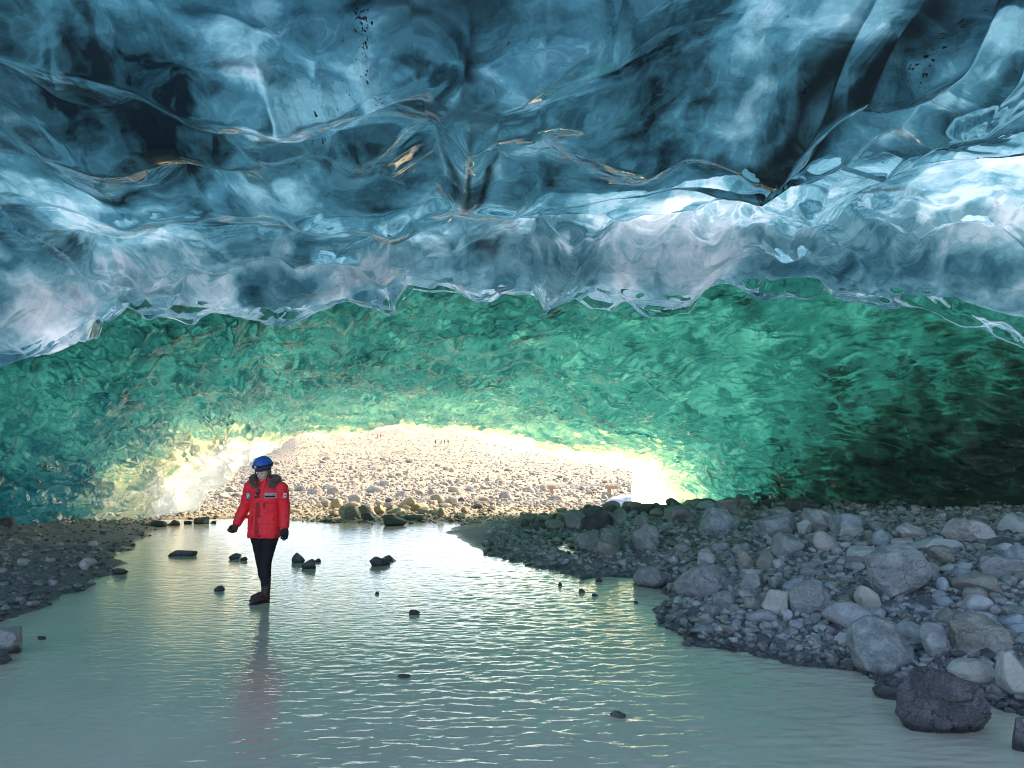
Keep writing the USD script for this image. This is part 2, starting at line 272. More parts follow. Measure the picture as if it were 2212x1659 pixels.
for a, w, k, pts in SILT:
    q = np.array([hit_ceiling(px, py, *((1.5, 6.9), (7.3, 10.2))[k]) for px, py in pts]); q[:, 1] += 0.12
    silt = np.maximum(silt, a * np.clip(1.15 * np.exp(-(dist_to_lines(jx, jy, q) / (1.2 * w)) ** 1.5), 0, 1) * (0.55 + 0.45 * sstep(.35, .6, fbm(np.stack([Xs * 6, Ys * 3, Xs * 0], -1), 3, 46))))
DIFFUSING_ICE = usdkit.material(stage, '/World/Looks/diffusing_ice', {'geo': ('geometry', {}), 'n': ('noise_texture', {'scale': 0.8, 'detail': 4.0}), 'ramp': ('rgb_ramp', {'ramp': [(0.3, (0.80, 0.83, 0.86)), (0.7, (0.93, 0.94, 0.95))]}), 't': ('translucent_bsdf', {}), 'd': ('diffuse_bsdf', {}), 'mx': ('mix_closure', {'fac': 0.2})},
    [('geo.position', 'n.vector'), ('n.fac', 'ramp.fac'), ('ramp.color', 't.color'), ('ramp.color', 'd.color'), ('t.BSDF', 'mx.closure1'), ('d.BSDF', 'mx.closure2')], surface='mx.closure')
Hw = np.maximum(6.75 - 1.0 * SIDE + 0.4 * (fbm(np.stack([X * .4, Y * .4, X * 0], -1), 3, 48) - .5), Hc + 0.3)  # out-of-view sheet added to diffuse the sun and soften shadows on the core
Hw = lerp(Hc + 0.02, Hw, np.clip((Y - YB) / 0.8, 0, 1) ** .6); Hw = lerp(Hw, np.maximum(Hc + 0.02, 6.1 - SIDE), sstep(y1 + 0.9, y1 + 1.5, Y))
s4 = slice(None, None, 4); p = obj('weathered_top', (np.stack([X, Y, Hw], -1)[s4, s4].reshape(-1, 3), grid_faces(*X[s4, s4].shape)), DIFFUSING_ICE, cave); tag(p, 'unseen white glacier surface added above the ceiling to diffuse the sun')
p = obj('blue_core', (Vs, Qs[:, ::-1]), BLUE_ICE, cave); primvar(p, 'thick_glow', thick_glow.ravel()); primvar(p, 'silt', silt.ravel()); primvar(p, 'vary', (-0.15 * (Ys > y2[sub, sub]) - 0.05).ravel())

GRAINM = usdkit.material(stage, '/World/Looks/black_silt', {'p': ('principled_bsdf', {'base_color': (0.006, 0.008, 0.012), 'roughness': 0.9})}, surface='p.BSDF')
gr = np.random.default_rng(77); gv, gf = [], []; gico = trimesh.creation.icosahedron(); n0 = 0
for n, wpx, lo, hi, pts in [(230, 60, .004, .020, [(1850, 240), (1900, 190), (1960, 150), (2030, 110), (2090, 70)]), (130, 26, .005, .022, [(940, 400), (1000, 425), (1050, 440)]), (110, 24, .005, .02, [(770, -10), (775, 70), (785, 140)]), (110, 90, .004, .011, [(730, 160), (800, 260), (900, 330)]),
        (70, 8, .005, .014, [(1330, 200), (1360, 235), (1400, 290), (1418, 350), (1390, 400)]), (60, 16, .004, .012, [(20, 288), (90, 305), (150, 310)]), (60, 60, .004, .012, [(1500, 100), (1560, 180), (1620, 250)]), (90, 30, .004, .014, [(40, 470), (90, 520), (130, 570)]), (40, 16, .005, .014, [(655, 250), (665, 290), (675, 335)]), (80, 200, .004, .010, [(900, 200), (1300, 120), (1900, 120)]), (70, 60, .004, .012, [(1900, 420), (2000, 300), (2150, 280)])]:
    L = LineString(pts)
    for _ in range(n):
        q = np.array(L.interpolate(gr.random(), normalized=True).coords[0]) + gr.normal(0, wpx * .5, 2)
        k = (q[1] > 445) or (q[0] > 1850 and q[1] > 380)
        x, y = hit_ceiling(q[0], q[1], *((7.3, 10.2) if k else (1.8, 6.9)))
        rx, rz = ray(q[0], q[1]); z = CAM_H + rz * y + gr.uniform(.05, .32); r_ = 0.8 * lo * (hi / lo) ** (gr.random() ** 1.6)
        v = np.array(gico.vertices) * [r_ * gr.uniform(.5, 1), r_ * gr.uniform(.8, 1.8), r_ * .7]
        gv.append(v + [x, y + .05, z]); gf.append(np.array(gico.faces) + n0); n0 += len(v)
p = obj('silt_grains', (np.vstack(gv), np.vstack(gf)), GRAINM, cave, smooth=False); tag(p, 'black grains of grit frozen into the clear ceiling', kind='stuff')

# ------------------------------------------------------------------ the ice: far green arch
SECT = {
 32.0: [(-13.4, -.25), (-13.0, .35), (-12.4, 1.0), (-11.6, 1.75), (-10.6, 2.45), (-9.2, 3.0), (-7, 3.28), (-5, 3.40), (-2, 3.45), (-.4, 3.25), (1.4, 2.6), (3, 2.32), (4.4, 2.05), (5.2, 1.7), (5.3, 1.2), (5.2, .6), (5.5, -.25)],
 27.0: [(-13.6, -.25), (-13.1, .6), (-12.4, 1.6), (-11, 2.7), (-9, 3.4), (-6, 3.75), (-3, 3.85), (0, 3.65), (2.6, 3.05), (4.6, 2.5), (5.7, 1.9), (6.0, 1.1), (6.2, -.25)],
 21.0: [(-14.8, -.25), (-14.2, .9), (-13, 2.3), (-11, 3.4), (-8, 4.1), (-4, 4.35), (0, 4.25), (3.4, 3.75), (5.6, 3.0), (6.9, 2.0), (7.3, 1.0), (7.5, -.25)],
 16.0: [(-17, -.25), (-16.3, 1.2), (-14.5, 2.9), (-12, 4.0), (-8, 4.7), (-3, 4.95), (2, 4.85), (6, 4.2), (8.6, 3.1), (9.8, 1.9), (10.2, .9), (10.4, -.25)],
 12.0: [(-20, -.25), (-19, 1.6), (-16.5, 3.6), (-13, 4.9), (-7, 5.5), (0, 5.7), (7, 5.3), (11, 4.2), (13.2, 2.7), (14, 1.2), (14.2, -.25)],
 10.4: [(-21, -.25), (-20, 1.8), (-17, 3.9), (-13, 5.1), (-7, 5.7), (0, 5.9), (7, 5.5), (11.5, 4.4), (13.7, 2.8), (14.6, 1.2), (14.8, -.25)]}
def nearer(y): return y if y <= 12 else 12 + (y - 12) * 0.82
SECT = {nearer(y): [(a * nearer(y) / y, max(CAM_H + (b - CAM_H) * nearer(y) / y, b if b > 0 else -9) if b > 0 else b) for a, b in P] for y, P in SECT.items()}
YM = nearer(32.0)
NU, NV = 620, 400
ys = sorted(SECT)
def resample(pts, n):
    p = np.array(pts, float)
    t = np.r_[0, np.cumsum(np.linalg.norm(np.diff(p, axis=0), axis=1))]; t /= t[-1]
    from scipy.interpolate import PchipInterpolator
    u = np.linspace(0, 1, n); u = lerp(u, sstep(0, 1, u), -0.25)
    return np.stack([PchipInterpolator(t, p[:, 0])(u), PchipInterpolator(t, p[:, 1])(u)], 1)
from scipy.interpolate import PchipInterpolator
S = np.array([resample(SECT[y], NU) for y in ys])
vv = np.linspace(0, 1, NV); yq = lerp(10.4, YM, vv ** 0.9)
A = PchipInterpolator(ys, S, axis=0)(yq)
AX, AZ = A[..., 0], A[..., 1]; AY = np.repeat(yq[:, None], NU, 1)
AYD = np.where(AY <= 12, AY, 12 + (AY - 12) / 0.82); mw = sstep(26, 32, AYD)                                    # the mouth is not a straight cut
AY = AY + mw * (1.3 * (fbm(np.stack([AX * .35, AZ * .8, AX * 0], -1), 3, 51) - .5) - 0.9 * sstep(0, 6, AX) - 0.8 * sstep(-8, -13, AX))
def normals(P):
    du, dv = np.gradient(P, axis=1), np.gradient(P, axis=0)
    n = np.cross(du, dv); n /= np.linalg.norm(n, axis=-1, keepdims=True) + 1e-9
    return n
AP = np.stack([AX, AY, AZ], -1); AN = normals(AP)
if AN[NV // 2, NU // 2, 2] > 0: AN = -AN               # into the cave
arc = np.cumsum(np.r_[0, np.linalg.norm(np.diff(S[2], axis=0), axis=1)])
US = np.repeat(arc[None], NV, 0)
w1 = US + 1.1 * (fbm(np.stack([US * .5, AY * .5, US * 0], -1), 3, 61) - .5); w2 = AY + 1.1 * (fbm(np.stack([US * .5, AY * .5, US * 0 + 5], -1), 3, 62) - .5)
w2 = w2 * 0.72 + 0.25 * w1; c1, c2 = cells2d(w1, w2, 0.62, 1.25, 63); c3, c4 = cells2d(w1, w2, 0.28, 1.35, 64)
fl = lambda fu, fy, o, sd, k: (lambda q: 1 - np.abs(2 * fbm(q, o, sd) - 1))(np.stack([AX * fu + 0.5 * AY * fy, AY * fy + 0.3 * AX, AZ * fu * 1.15 + k + 0.2 * AX], -1))
g1_, g2_, g3_ = fl(0.95, .62, 2, 66, 0), fl(2.3, 1.6, 2, 68, 3), fl(5.0, 3.6, 2, 69, 7)
disp = 0.09 * np.minimum(c1, 1.1) ** 2 + 0.045 * np.minimum(c3, 1.1) ** 2 + 0.30 * g1_ ** 2 + 0.15 * g2_ ** 2 + 0.06 * g3_ ** 2 + 0.9 * (fbm(np.stack([US * .22, AY * .22, US * 0], -1), 3, 65) - .5) * sstep(32, 25, AYD)
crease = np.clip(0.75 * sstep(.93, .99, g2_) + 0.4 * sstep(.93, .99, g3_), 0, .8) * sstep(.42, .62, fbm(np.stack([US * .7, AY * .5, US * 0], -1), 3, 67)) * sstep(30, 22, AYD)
AP2 = AP + AN * disp[..., None]
QA = grid_faces(NV, NU)
flip = AN[NV // 2, NU // 2] @ np.cross(AP[NV // 2, NU // 2 + 1] - AP[NV // 2, NU // 2], AP[NV // 2 + 1, NU // 2] - AP[NV // 2, NU // 2]) < 0
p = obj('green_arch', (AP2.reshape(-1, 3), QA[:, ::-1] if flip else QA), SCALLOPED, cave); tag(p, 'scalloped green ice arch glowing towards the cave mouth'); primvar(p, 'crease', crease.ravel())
gap = 0.10 + 0.75 * sstep(32.2, 24, AYD)
cs = slice(None, None, 3)
CP = lerp(gaussian_filter(AP2, (4, 4, 0)) - AN * gap[..., None], AP2 - AN * 0.03 + np.array([0, 0.10, 0]), sstep(30.9, 31.8, AYD)[..., None])[cs, cs]
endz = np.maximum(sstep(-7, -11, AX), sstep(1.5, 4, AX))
tone = 0.54 - 0.19 * sstep(22, 30, AYD) - 0.30 * sstep(lerp(29.5, 27.0, endz), lerp(32.3, 31.0, endz), AYD) + 0.50 * sstep(4.6, 0.6, AZ) * sstep(3.8, 8.2, AX) * sstep(27, 17, AYD) + 0.45 * sstep(3.2, 0.3, AZ) * sstep(-9, -14, AX) * sstep(23, 16, AYD) + 0.15 * sstep(20, 13, AYD) + 0.08 * sstep(-3, -9, AX) * sstep(22, 16, AYD) - 0.24 * sstep(-7, -11, AX) * sstep(20, 28, AYD) - 0.14 * sstep(2, 5, AX) * sstep(23, 29, AYD)  # lowered by position at mouth and jambs to paint the golden sun glow
QC = grid_faces(*CP.shape[:2])
p = obj('green_core', (CP.reshape(-1, 3), QC[:, ::-1] if flip else QC), GREEN_ICE, cave); primvar(p, 'thick_glow', tone[cs, cs].ravel())
# ------------------------------------------------------------------ water and ground
def poly(pts): return [tuple(at_z(*p)[:2]) for p in pts]
SHORE_R = poly([(1000, 1128), (965, 1150), (1010, 1180), (1060, 1200), (1130, 1216), (1250, 1250), (1360, 1246), (1400, 1262), (1455, 1290), (1440, 1300), (1405, 1318), (1440, 1352), (1500, 1392), (1600, 1416), (1700, 1432), (1760, 1440), (1850, 1452), (1900, 1478), (1990, 1500), (2110, 1520), (2212, 1560), (2300, 1600)])
SHORE_L = poly([(-120, 1420), (-60, 1385), (0, 1352), (100, 1310), (190, 1268), (255, 1230), (270, 1190), (320, 1156), (335, 1140)])
FAR = poly([(330, 1124), (520, 1121), (700, 1128), (830, 1134), (930, 1130)])
WATER = Polygon([(3.9, 3.2), (5.5, 2.2), (5.5, -3), (-6, -3), (-5.5, 2.5)] + SHORE_L + FAR + SHORE_R).buffer(0)
POOL = Polygon(poly([(1185, 1165), (1215, 1165), (1235, 1190), (1330, 1205), (1320, 1212), (1240, 1205), (1205, 1190)]))
WATER2 = WATER.union(POOL)
def terrain(x, y):
    x, y = np.asarray(x, float), np.asarray(y, float)
    pts = shapely.points(x, y)
    wx = x + 0.25 * (noise(np.stack([x * 2.1, y * 2.1, x * 0], -1), 71) - .5); wy = y + 0.5 * (noise(np.stack([x * 2.1, y * 2.1, x * 0 + 3], -1), 72) - .5)
    pw = shapely.points(wx, wy)
    d = shapely.distance(pw, WATER2); inside = shapely.contains(WATER2, pw); din = shapely.distance(pw, WATER2.boundary)
    right = sstep(-1, 2.5, x)
    bank = 0.95 * (1 - np.exp(-np.maximum(d - 0.25, 0) / 5.0)) + 0.035 * (1 - np.exp(-d / 0.12))
    lbank = 0.22 * (1 - np.exp(-d / 2.5)) + 0.03 * (1 - np.exp(-d / 0.1))
    inner_ = lerp(lbank, bank * sstep(27, 19, y - 0.2 * np.maximum(x, 0)) + 0.10 * (1 - np.exp(-d / 2)), right)
    z = np.where(inside, -0.02 - 0.25 * (1 - np.exp(-din / 1.2)), inner_)
    # the moraine beyond the mouth: a long rubble slope up to a crest some 300 m away
    D, a = np.maximum(y, 1.0), x / np.maximum(y, 1.0)
    S = np.interp(a, [-.6, -.44, -.40, -.35, -.33, -.28, -.136, -.04, .008, .05, .135, .17, .3, .6], [0.0, 0.0, .004, .016, .032, .052,   .058, .047, .032, .023, .014, .008, .004, 0.0])
    S = S + 0.006 * (fbm(np.stack([a * 22, D * .012, a * 0], -1), 4, 76) - .5)
    t = np.clip((D - 33) / 417, 0, 1); hill = (S * 450 + 1.4) * t ** 1.55 * (1 - 0.9 * sstep(455, 700, D))
    hill += 1.3 * (fbm(np.stack([x * .06, y * .045, x * 0], -1), 4, 73) - .5) * sstep(42, 75, D) * sstep(560, 460, D) + 4.0 * (fbm(np.stack([x * .02, y * .012, x * 0], -1), 3, 78) - .5) * sstep(90, 170, D) * sstep(560, 460, D)
    z = z + np.where(y > 28, hill, 0)
    z = z + 0.06 * (fbm(np.stack([x * 1.1, y * 1.1, x * 0], -1), 3, 74) - .5) * np.where(inside, 0.3, 1) * sstep(0, 1.2, np.where(inside, din, d))
    return z
rr = np.concatenate([np.geomspace(1.2, 34, 330), np.geomspace(34.5, 600, 210), np.geomspace(620, 2500, 20)])
tone_ = np.concatenate([np.linspace(-PI, -0.72, 50)[:-1], np.linspace(-0.72, 0.72, 420), np.linspace(0.72, PI, 50)[1:]])
RR, TT = np.meshgrid(rr, tone_, indexing='ij'); GX, GY = RR * np.sin(TT), RR * np.cos(TT)
GZ = terrain(GX, GY)
near = (RR < 34)
GZ = GZ + near * 0.012 * (noise(np.stack([GX * 9, GY * 9, GX * 0], -1), 75) - .5) * (GZ > 0.0)
from scipy.interpolate import RegularGridInterpolator
_gi = RegularGridInterpolator((np.log(rr), tone_), GZ, bounds_error=False, fill_value=0.0)
def ground_z(x, y): return _gi(np.stack([np.log(np.maximum(np.hypot(x, y), 1.21)), np.arctan2(x, y)], -1))
GV = np.stack([GX, GY, GZ], -1).reshape(-1, 3)
def ground_hit(px, py, dmin=2.0, dmax=470):
    rx, rz = ray(px, py); D = np.geomspace(dmin, dmax, 900)
    g = CAM_H + rz * D - np.maximum(ground_z(rx * D, D), 0.0)
    k = int(np.argmax(g < 0)) if (g < 0).any() else len(D) - 1
    return np.array([rx * D[k], D[k], max(float(ground_z(rx * D[k], D[k])), 0.0)])

GROUND = usdkit.material(stage, '/World/Looks/gravel_ground', {
    'geo': ('geometry', {}),
    'v': ('voronoi_texture', {'scale': 24.0, 'feature': 'f1'}), 'v2': ('voronoi_texture', {'scale': 6.0, 'feature': 'f1'}),
    'n': ('noise_texture', {'scale': 0.7, 'detail': 6.0, 'roughness': 0.6}), 'n2': ('noise_texture', {'scale': 60.0, 'detail': 3.0}),
    'ramp': ('rgb_ramp', {'ramp': [(0.0, (0.085, 0.082, 0.090)), (0.5, (0.18, 0.172, 0.188)), (1.0, (0.33, 0.318, 0.335))]}),
    'bw': ('rgb_to_bw', {}), 'mx': ('mix_float', {'fac': 0.5}),
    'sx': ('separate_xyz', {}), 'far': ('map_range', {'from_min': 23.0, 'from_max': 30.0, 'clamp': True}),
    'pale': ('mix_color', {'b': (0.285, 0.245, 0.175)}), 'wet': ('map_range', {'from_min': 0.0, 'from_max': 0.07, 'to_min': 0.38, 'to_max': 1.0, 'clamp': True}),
    'wetc': ('vector_math', {'math_type': 'scale'}), 'wr': ('map_range', {'from_min': 0.0, 'from_max': 0.07, 'to_min': 0.25, 'to_max': 0.85, 'clamp': True}),
    'h': ('math', {'math_type': 'multiply_add', 'value2': 0.6}), 'b': ('bump', {'strength': 0.9, 'distance': 0.03}),
    'p': ('principled_bsdf', {'specular_ior_level': 0.4})},
    [('geo.position', 'v.vector'), ('geo.position', 'v2.vector'), ('geo.position', 'n.vector'), ('geo.position', 'n2.vector'), ('v.color', 'bw.color'), ('bw.val', 'mx.a'), ('n.fac', 'mx.b'), ('mx.result', 'ramp.fac'),
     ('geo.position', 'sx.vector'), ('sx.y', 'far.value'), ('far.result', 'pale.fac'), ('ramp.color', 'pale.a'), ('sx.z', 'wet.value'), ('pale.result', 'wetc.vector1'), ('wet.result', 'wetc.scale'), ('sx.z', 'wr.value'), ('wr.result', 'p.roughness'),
     ('v.distance', 'h.value1'), ('n2.fac', 'h.value3'), ('h.value', 'b.height'), ('b.normal', 'p.normal'), ('wetc.vector', 'p.base_color')], surface='p.BSDF')
p = obj('ground', (GV, grid_faces(*RR.shape)), GROUND); tag(p, 'dark gravel banks and the pale moraine hill outside', 'ground', kind='structure')
# the stream: a real rippled sheet, milky with rock flour
NWX, NWY = 560, 620
wy = np.geomspace(1.6, 29, NWY); sx = np.linspace(-1, 1, NWX)
WXg = sx[None] * (0.72 * wy[:, None] + 1.2); WYg = np.repeat(wy[:, None], NWX, 1)
wv = np.stack([WXg * 3.2 + 0.5 * WYg, WYg * 8.0, WXg * 0], -1)
amp = (0.10 + 0.9 * sstep(-2.6, -0.6, WXg - 0.05 * WYg + 0.9 * (fbm(np.stack([WXg * .6, WYg * .4, WXg * 0], -1), 2, 83) - .5)) * sstep(3.4, 0.8, WXg - 0.22 * (WYg - 4)))
amp = np.maximum(amp, 0.55 * sstep(8.5, 12, WYg))
rdg = lambda n: 1 - np.abs(2 * n - 1)
WZ = 0.72 * amp * (0.014 * (rdg(fbm(wv, 2, 81)) - .5) + 0.011 * (rdg(noise(np.stack([WXg * 7 - WYg, WYg * 17, WXg * 0], -1), 82)) - .5) + 0.009 * (noise(np.stack([WXg * 11 + WYg, WYg * 26, WXg * 0], -1), 84) - .5))
_f = at_z(565, 1300); _r = np.hypot(WXg - _f[0], WYg - _f[1]); WZ += 0.005 * np.cos(_r * 46) * np.exp(-_r / 0.22)
WATERM = usdkit.material(stage, '/World/Looks/glacial_water', {
    'geo': ('geometry', {}), 'map': ('mapping', {'scale': (6.0, 16.0, 1.0), 'rotation': (0, 0, 0.15)}), 'n': ('noise_texture', {'scale': 1.0, 'detail': 2.0, 'roughness': 0.5}),
    'big': ('noise_texture', {'scale': 0.5, 'detail': 3.0}), 'ramp': ('rgb_ramp', {'ramp': [(0.3, (0.41, 0.38, 0.29)), (0.7, (0.54, 0.50, 0.39))]}),
    'b': ('bump', {'strength': 0.30, 'distance': 0.02}), 'p': ('principled_bsdf', {'roughness': 0.06, 'ior': 1.33, 'specular_ior_level': 0.5})},
    [('geo.position', 'map.vector'), ('map.vector', 'n.vector'), ('geo.position', 'big.vector'), ('big.fac', 'ramp.fac'), ('ramp.color', 'p.base_color'), ('n.fac', 'b.height'), ('b.normal', 'p.normal')], surface='p.BSDF')
p = obj('stream', (np.stack([WXg, WYg, WZ], -1).reshape(-1, 3), grid_faces(NWY, NWX)), WATERM); tag(p, 'milky grey green meltwater stream with wind ripples', 'stream', kind='structure')
# ------------------------------------------------------------------ rock: materials and shapes
def rock_mat(name, dark, mid, light, speck=0.0, scale=5.0, bump=0.5):
    if name not in ('sandy_rock', 'cream_rock', 'dark_basalt', 'dark_purple_rock'): dark, mid, light = ([min(c * k * t, 0.6) for c, t in zip(col, (1.03, 1.0, 0.91))] for col, k in ((dark, 1.15), (mid, 1.55), (light, 1.6)))
    return usdkit.material(stage, f'/World/Looks/{name}', {
        'tc': ('texture_coordinate', {}), 'geo': ('geometry', {}), 'oi': ('object_info', {}),
        'off': ('vector_math', {'math_type': 'multiply_add', 'vector2': (17.0, 9.0, 5.0)}),
        'n': ('noise_texture', {'scale': scale, 'detail': 7.0, 'roughness': 0.62, 'distortion': 0.4}),
        'n2': ('noise_texture', {'scale': scale * 9, 'detail': 4.0, 'roughness': 0.7}),
        'v': ('voronoi_texture', {'scale': scale * 11, 'feature': 'f1'}), 'vs': ('map_range', {'from_min': 0.0, 'from_max': 0.28, 'to_min': speck, 'to_max': 0.0, 'clamp': True}),
        'mx': ('mix_float', {'fac': 0.35}), 'ramp': ('rgb_ramp', {'ramp': [(0.22, dark), (0.48, mid), (0.72, light)]}),
        'sp': ('mix_color', {'b': (0.62, 0.60, 0.60)}),
        'sep': ('separate_xyz', {}), 'wet': ('map_range', {'from_min': 0.03, 'from_max': 0.09, 'to_min': 0.30, 'to_max': 1.0, 'clamp': True}), 'sc': ('vector_math', {'math_type': 'scale'}),
        'wr': ('map_range', {'from_min': 0.03, 'from_max': 0.10, 'to_min': 0.18, 'to_max': 0.82, 'clamp': True}),
        'h': ('math', {'math_type': 'multiply_add', 'value2': 0.45}), 'b': ('bump', {'strength': min(1.0, bump * 1.3), 'distance': 0.05}),
        'p': ('principled_bsdf', {'specular_ior_level': 0.35})},
        [('oi.random', 'off.vector1'), ('geo.position', 'off.vector3'), ('off.vector', 'n.vector'), ('off.vector', 'n2.vector'), ('off.vector', 'v.vector'), ('v.distance', 'vs.value'), ('n.fac', 'mx.a'), ('n2.fac', 'mx.b'),
         ('mx.result', 'ramp.fac'), ('ramp.color', 'sp.a'), ('vs.result', 'sp.fac'), ('geo.position', 'sep.vector'), ('sep.z', 'wet.value'), ('sp.result', 'sc.vector1'), ('wet.result', 'sc.scale'), ('sc.vector', 'p.base_color'),
         ('sep.z', 'wr.value'), ('wr.result', 'p.roughness'), ('n2.fac', 'h.value1'), ('n.fac', 'h.value3'), ('h.value', 'b.height'), ('b.normal', 'p.normal')], surface='p.BSDF')
RM = {
 'grey': rock_mat('grey_basalt', (0.052, 0.055, 0.060), (0.155, 0.160, 0.172), (0.285, 0.292, 0.31), 0, 5, 0.8),
 'blue': rock_mat('blue_grey_basalt', (0.07, 0.08, 0.10), (0.19, 0.21, 0.25), (0.33, 0.36, 0.41), 0.15, 7, 0.8),
 'lav': rock_mat('lavender_rock', (0.068, 0.069, 0.078), (0.185, 0.186, 0.206), (0.33, 0.332, 0.355), 0.1, 5, 0.8),
 'pale': rock_mat('pale_rock', (0.14, 0.142, 0.155), (0.28, 0.285, 0.31), (0.43, 0.43, 0.45), 0.1, 8, 0.8),
 'pink': rock_mat('pink_rock', (0.14, 0.118, 0.13), (0.28, 0.243, 0.265), (0.42, 0.375, 0.395), 0.5, 7, 0.7),
 'brown': rock_mat('brown_grey_rock', (0.060, 0.057, 0.054), (0.150, 0.143, 0.134), (0.245, 0.235, 0.228), 0, 5, 0.8),
 'dark': rock_mat('dark_basalt', (0.035, 0.036, 0.037), (0.085, 0.085, 0.087), (0.15, 0.15, 0.155), 0.1),
 'purple': rock_mat('dark_purple_rock', (0.030, 0.027, 0.028), (0.080, 0.071, 0.074), (0.23, 0.205, 0.21), 0.35, 6, 0.9),
 'mottled': rock_mat('mottled_green_grey_rock', (0.035, 0.038, 0.044), (0.15, 0.162, 0.175), (0.34, 0.36, 0.365), 0.2, 9, 1.0),
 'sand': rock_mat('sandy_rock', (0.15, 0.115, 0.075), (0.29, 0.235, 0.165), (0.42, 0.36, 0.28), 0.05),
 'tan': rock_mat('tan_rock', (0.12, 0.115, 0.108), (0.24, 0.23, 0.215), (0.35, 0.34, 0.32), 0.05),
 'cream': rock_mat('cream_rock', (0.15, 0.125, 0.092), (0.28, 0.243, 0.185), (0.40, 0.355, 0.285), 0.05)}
ICO = {k: trimesh.creation.icosphere(k) for k in (1, 2, 3, 4, 5)}
def rock(seed, style='angular', sub=3):
    """a stone that fills the box -0.5 .. 0.5"""
    r = np.random.default_rng(seed); m = ICO[sub]; u = np.array(m.vertices)
    n, soft, rough = {'angular': (15, 0.025, 0.045), 'round': (11, 0.18, 0.04), 'slab': (13, 0.035, 0.05), 'lumpy': (12, 0.08, 0.14), 'wedge': (10, 0.025, 0.05), 'smooth': (7, 0.45, 0.02)}[style]
    pn = r.normal(size=(n, 3)); pn /= np.linalg.norm(pn, axis=1, keepdims=True)
    if style == 'slab': pn = np.vstack([pn, [0.1, 0.15, 1], [-0.1, 0, -1]])
    if style == 'wedge': pn = np.vstack([pn, [0.7, -0.2, 0.7], [-0.2, -0.9, -0.25]])
    pn /= np.linalg.norm(pn, axis=1, keepdims=True)
    pd = r.uniform(0.55, 0.95, len(pn))
    c = u @ pn.T
    t = np.where(c > 0.05, pd / np.maximum(c, 0.05), 9.0); t = np.minimum(t, 3)
    R = np.full(len(u), 1.08)
    for k in range(len(pn)): R = smin(R, t[:, k], soft)
    R *= 1 + rough * 2.0 * (fbm(u * 2.2 + seed % 97, 3, 3) - 0.5) + rough * 0.9 * (fbm(u * 7 + seed % 89, 3, 5) - 0.5)
    v = u * R[:, None]
    v -= (v.max(0) + v.min(0)) / 2; v /= (v.max(0) - v.min(0))
    return v, np.array(m.faces)
def outline_rock(seed, poly_, depth, style, sub=5):
    """a stone whose side view follows an outline (x, z in metres about its centre)"""
    r = np.random.default_rng(seed); m = ICO[sub]; u = np.array(m.vertices); P = np.array(poly_, float)
    L = LineString(np.vstack([P, P[:1]])); q = np.array([L.interpolate(t, normalized=True).coords[0] for t in np.linspace(0, 1, 240)])
    ang, rad = np.arctan2(q[:, 1], q[:, 0]), np.hypot(q[:, 0], q[:, 1]); o = np.argsort(ang)
    a = np.arctan2(u[:, 2], u[:, 0]); Rr = np.interp(a, np.r_[ang[o] - 2 * PI, ang[o], ang[o] + 2 * PI], np.r_[rad[o]] .tolist() * 3)
    s = np.hypot(u[:, 0], u[:, 2]); prof = (1 - np.abs(u[:, 1]) ** 2.6) ** (1 / 2.6)
    v = np.stack([np.cos(a) * Rr * prof, u[:, 1] * depth / 2, np.sin(a) * Rr * prof], 1)
    size = (v.max(0) - v.min(0)).mean()
    n = 15 if style != 'round' else 9
    pn = r.normal(size=(n, 3)); pn[:, 1] = -np.abs(pn[:, 1]) * 1.2; pn[:, 2] += 0.2; pn /= np.linalg.norm(pn, axis=1, keepdims=True)
    for k in range(n):
        d = v @ pn[k]; lim = np.quantile(d, r.uniform(0.80, 0.95)); ex = np.maximum(d - lim, 0)
        v -= pn[k] * (ex * 0.9)[:, None]
    rough = {'lumpy': 0.085, 'round': 0.045}.get(style, 0.055)
    w = u + 0
    g = (fbm(v / size * 3.0 + seed % 91, 3, 3) - .5) * rough * 2.0 + (fbm(v / size * 11 + seed % 83, 3, 4) - .5) * rough * 0.8
    cr = np.abs(fbm(v / size * 2.6 + seed % 71, 3, 9) - .5); g -= 0.030 * np.exp(-(cr / 0.010) ** 2) * (style != 'round')
    st = np.abs(((v @ np.array([.25, .1, 1.0])) / size * 5.0 + 1.2 * fbm(v / size * 2 + seed % 67, 3, 8)) % 1.0 - .5); g -= 0.022 * np.exp(-(st / 0.05) ** 2) * sstep(.45, .6, fbm(v / size * 3 + seed % 61, 2, 10)) * (style != 'round')
    v += u * (g * size)[:, None]
    return v, np.array(m.faces)
def stone_mesh(name, v, f, mat, loc, label, cat='boulder', group=None, parent=None):
    v = v + np.asarray(loc)
    p = obj(name, (v, f), RM[mat], parent, smooth=30)
    return tag(p, label, cat, group) if parent is None else p
def spin(v, az):
    c, s_ = math.cos(az), math.sin(az); return np.stack([v[:, 0] * c - v[:, 1] * s_, v[:, 0] * s_ + v[:, 1] * c, v[:, 2]], 1)
placed = []
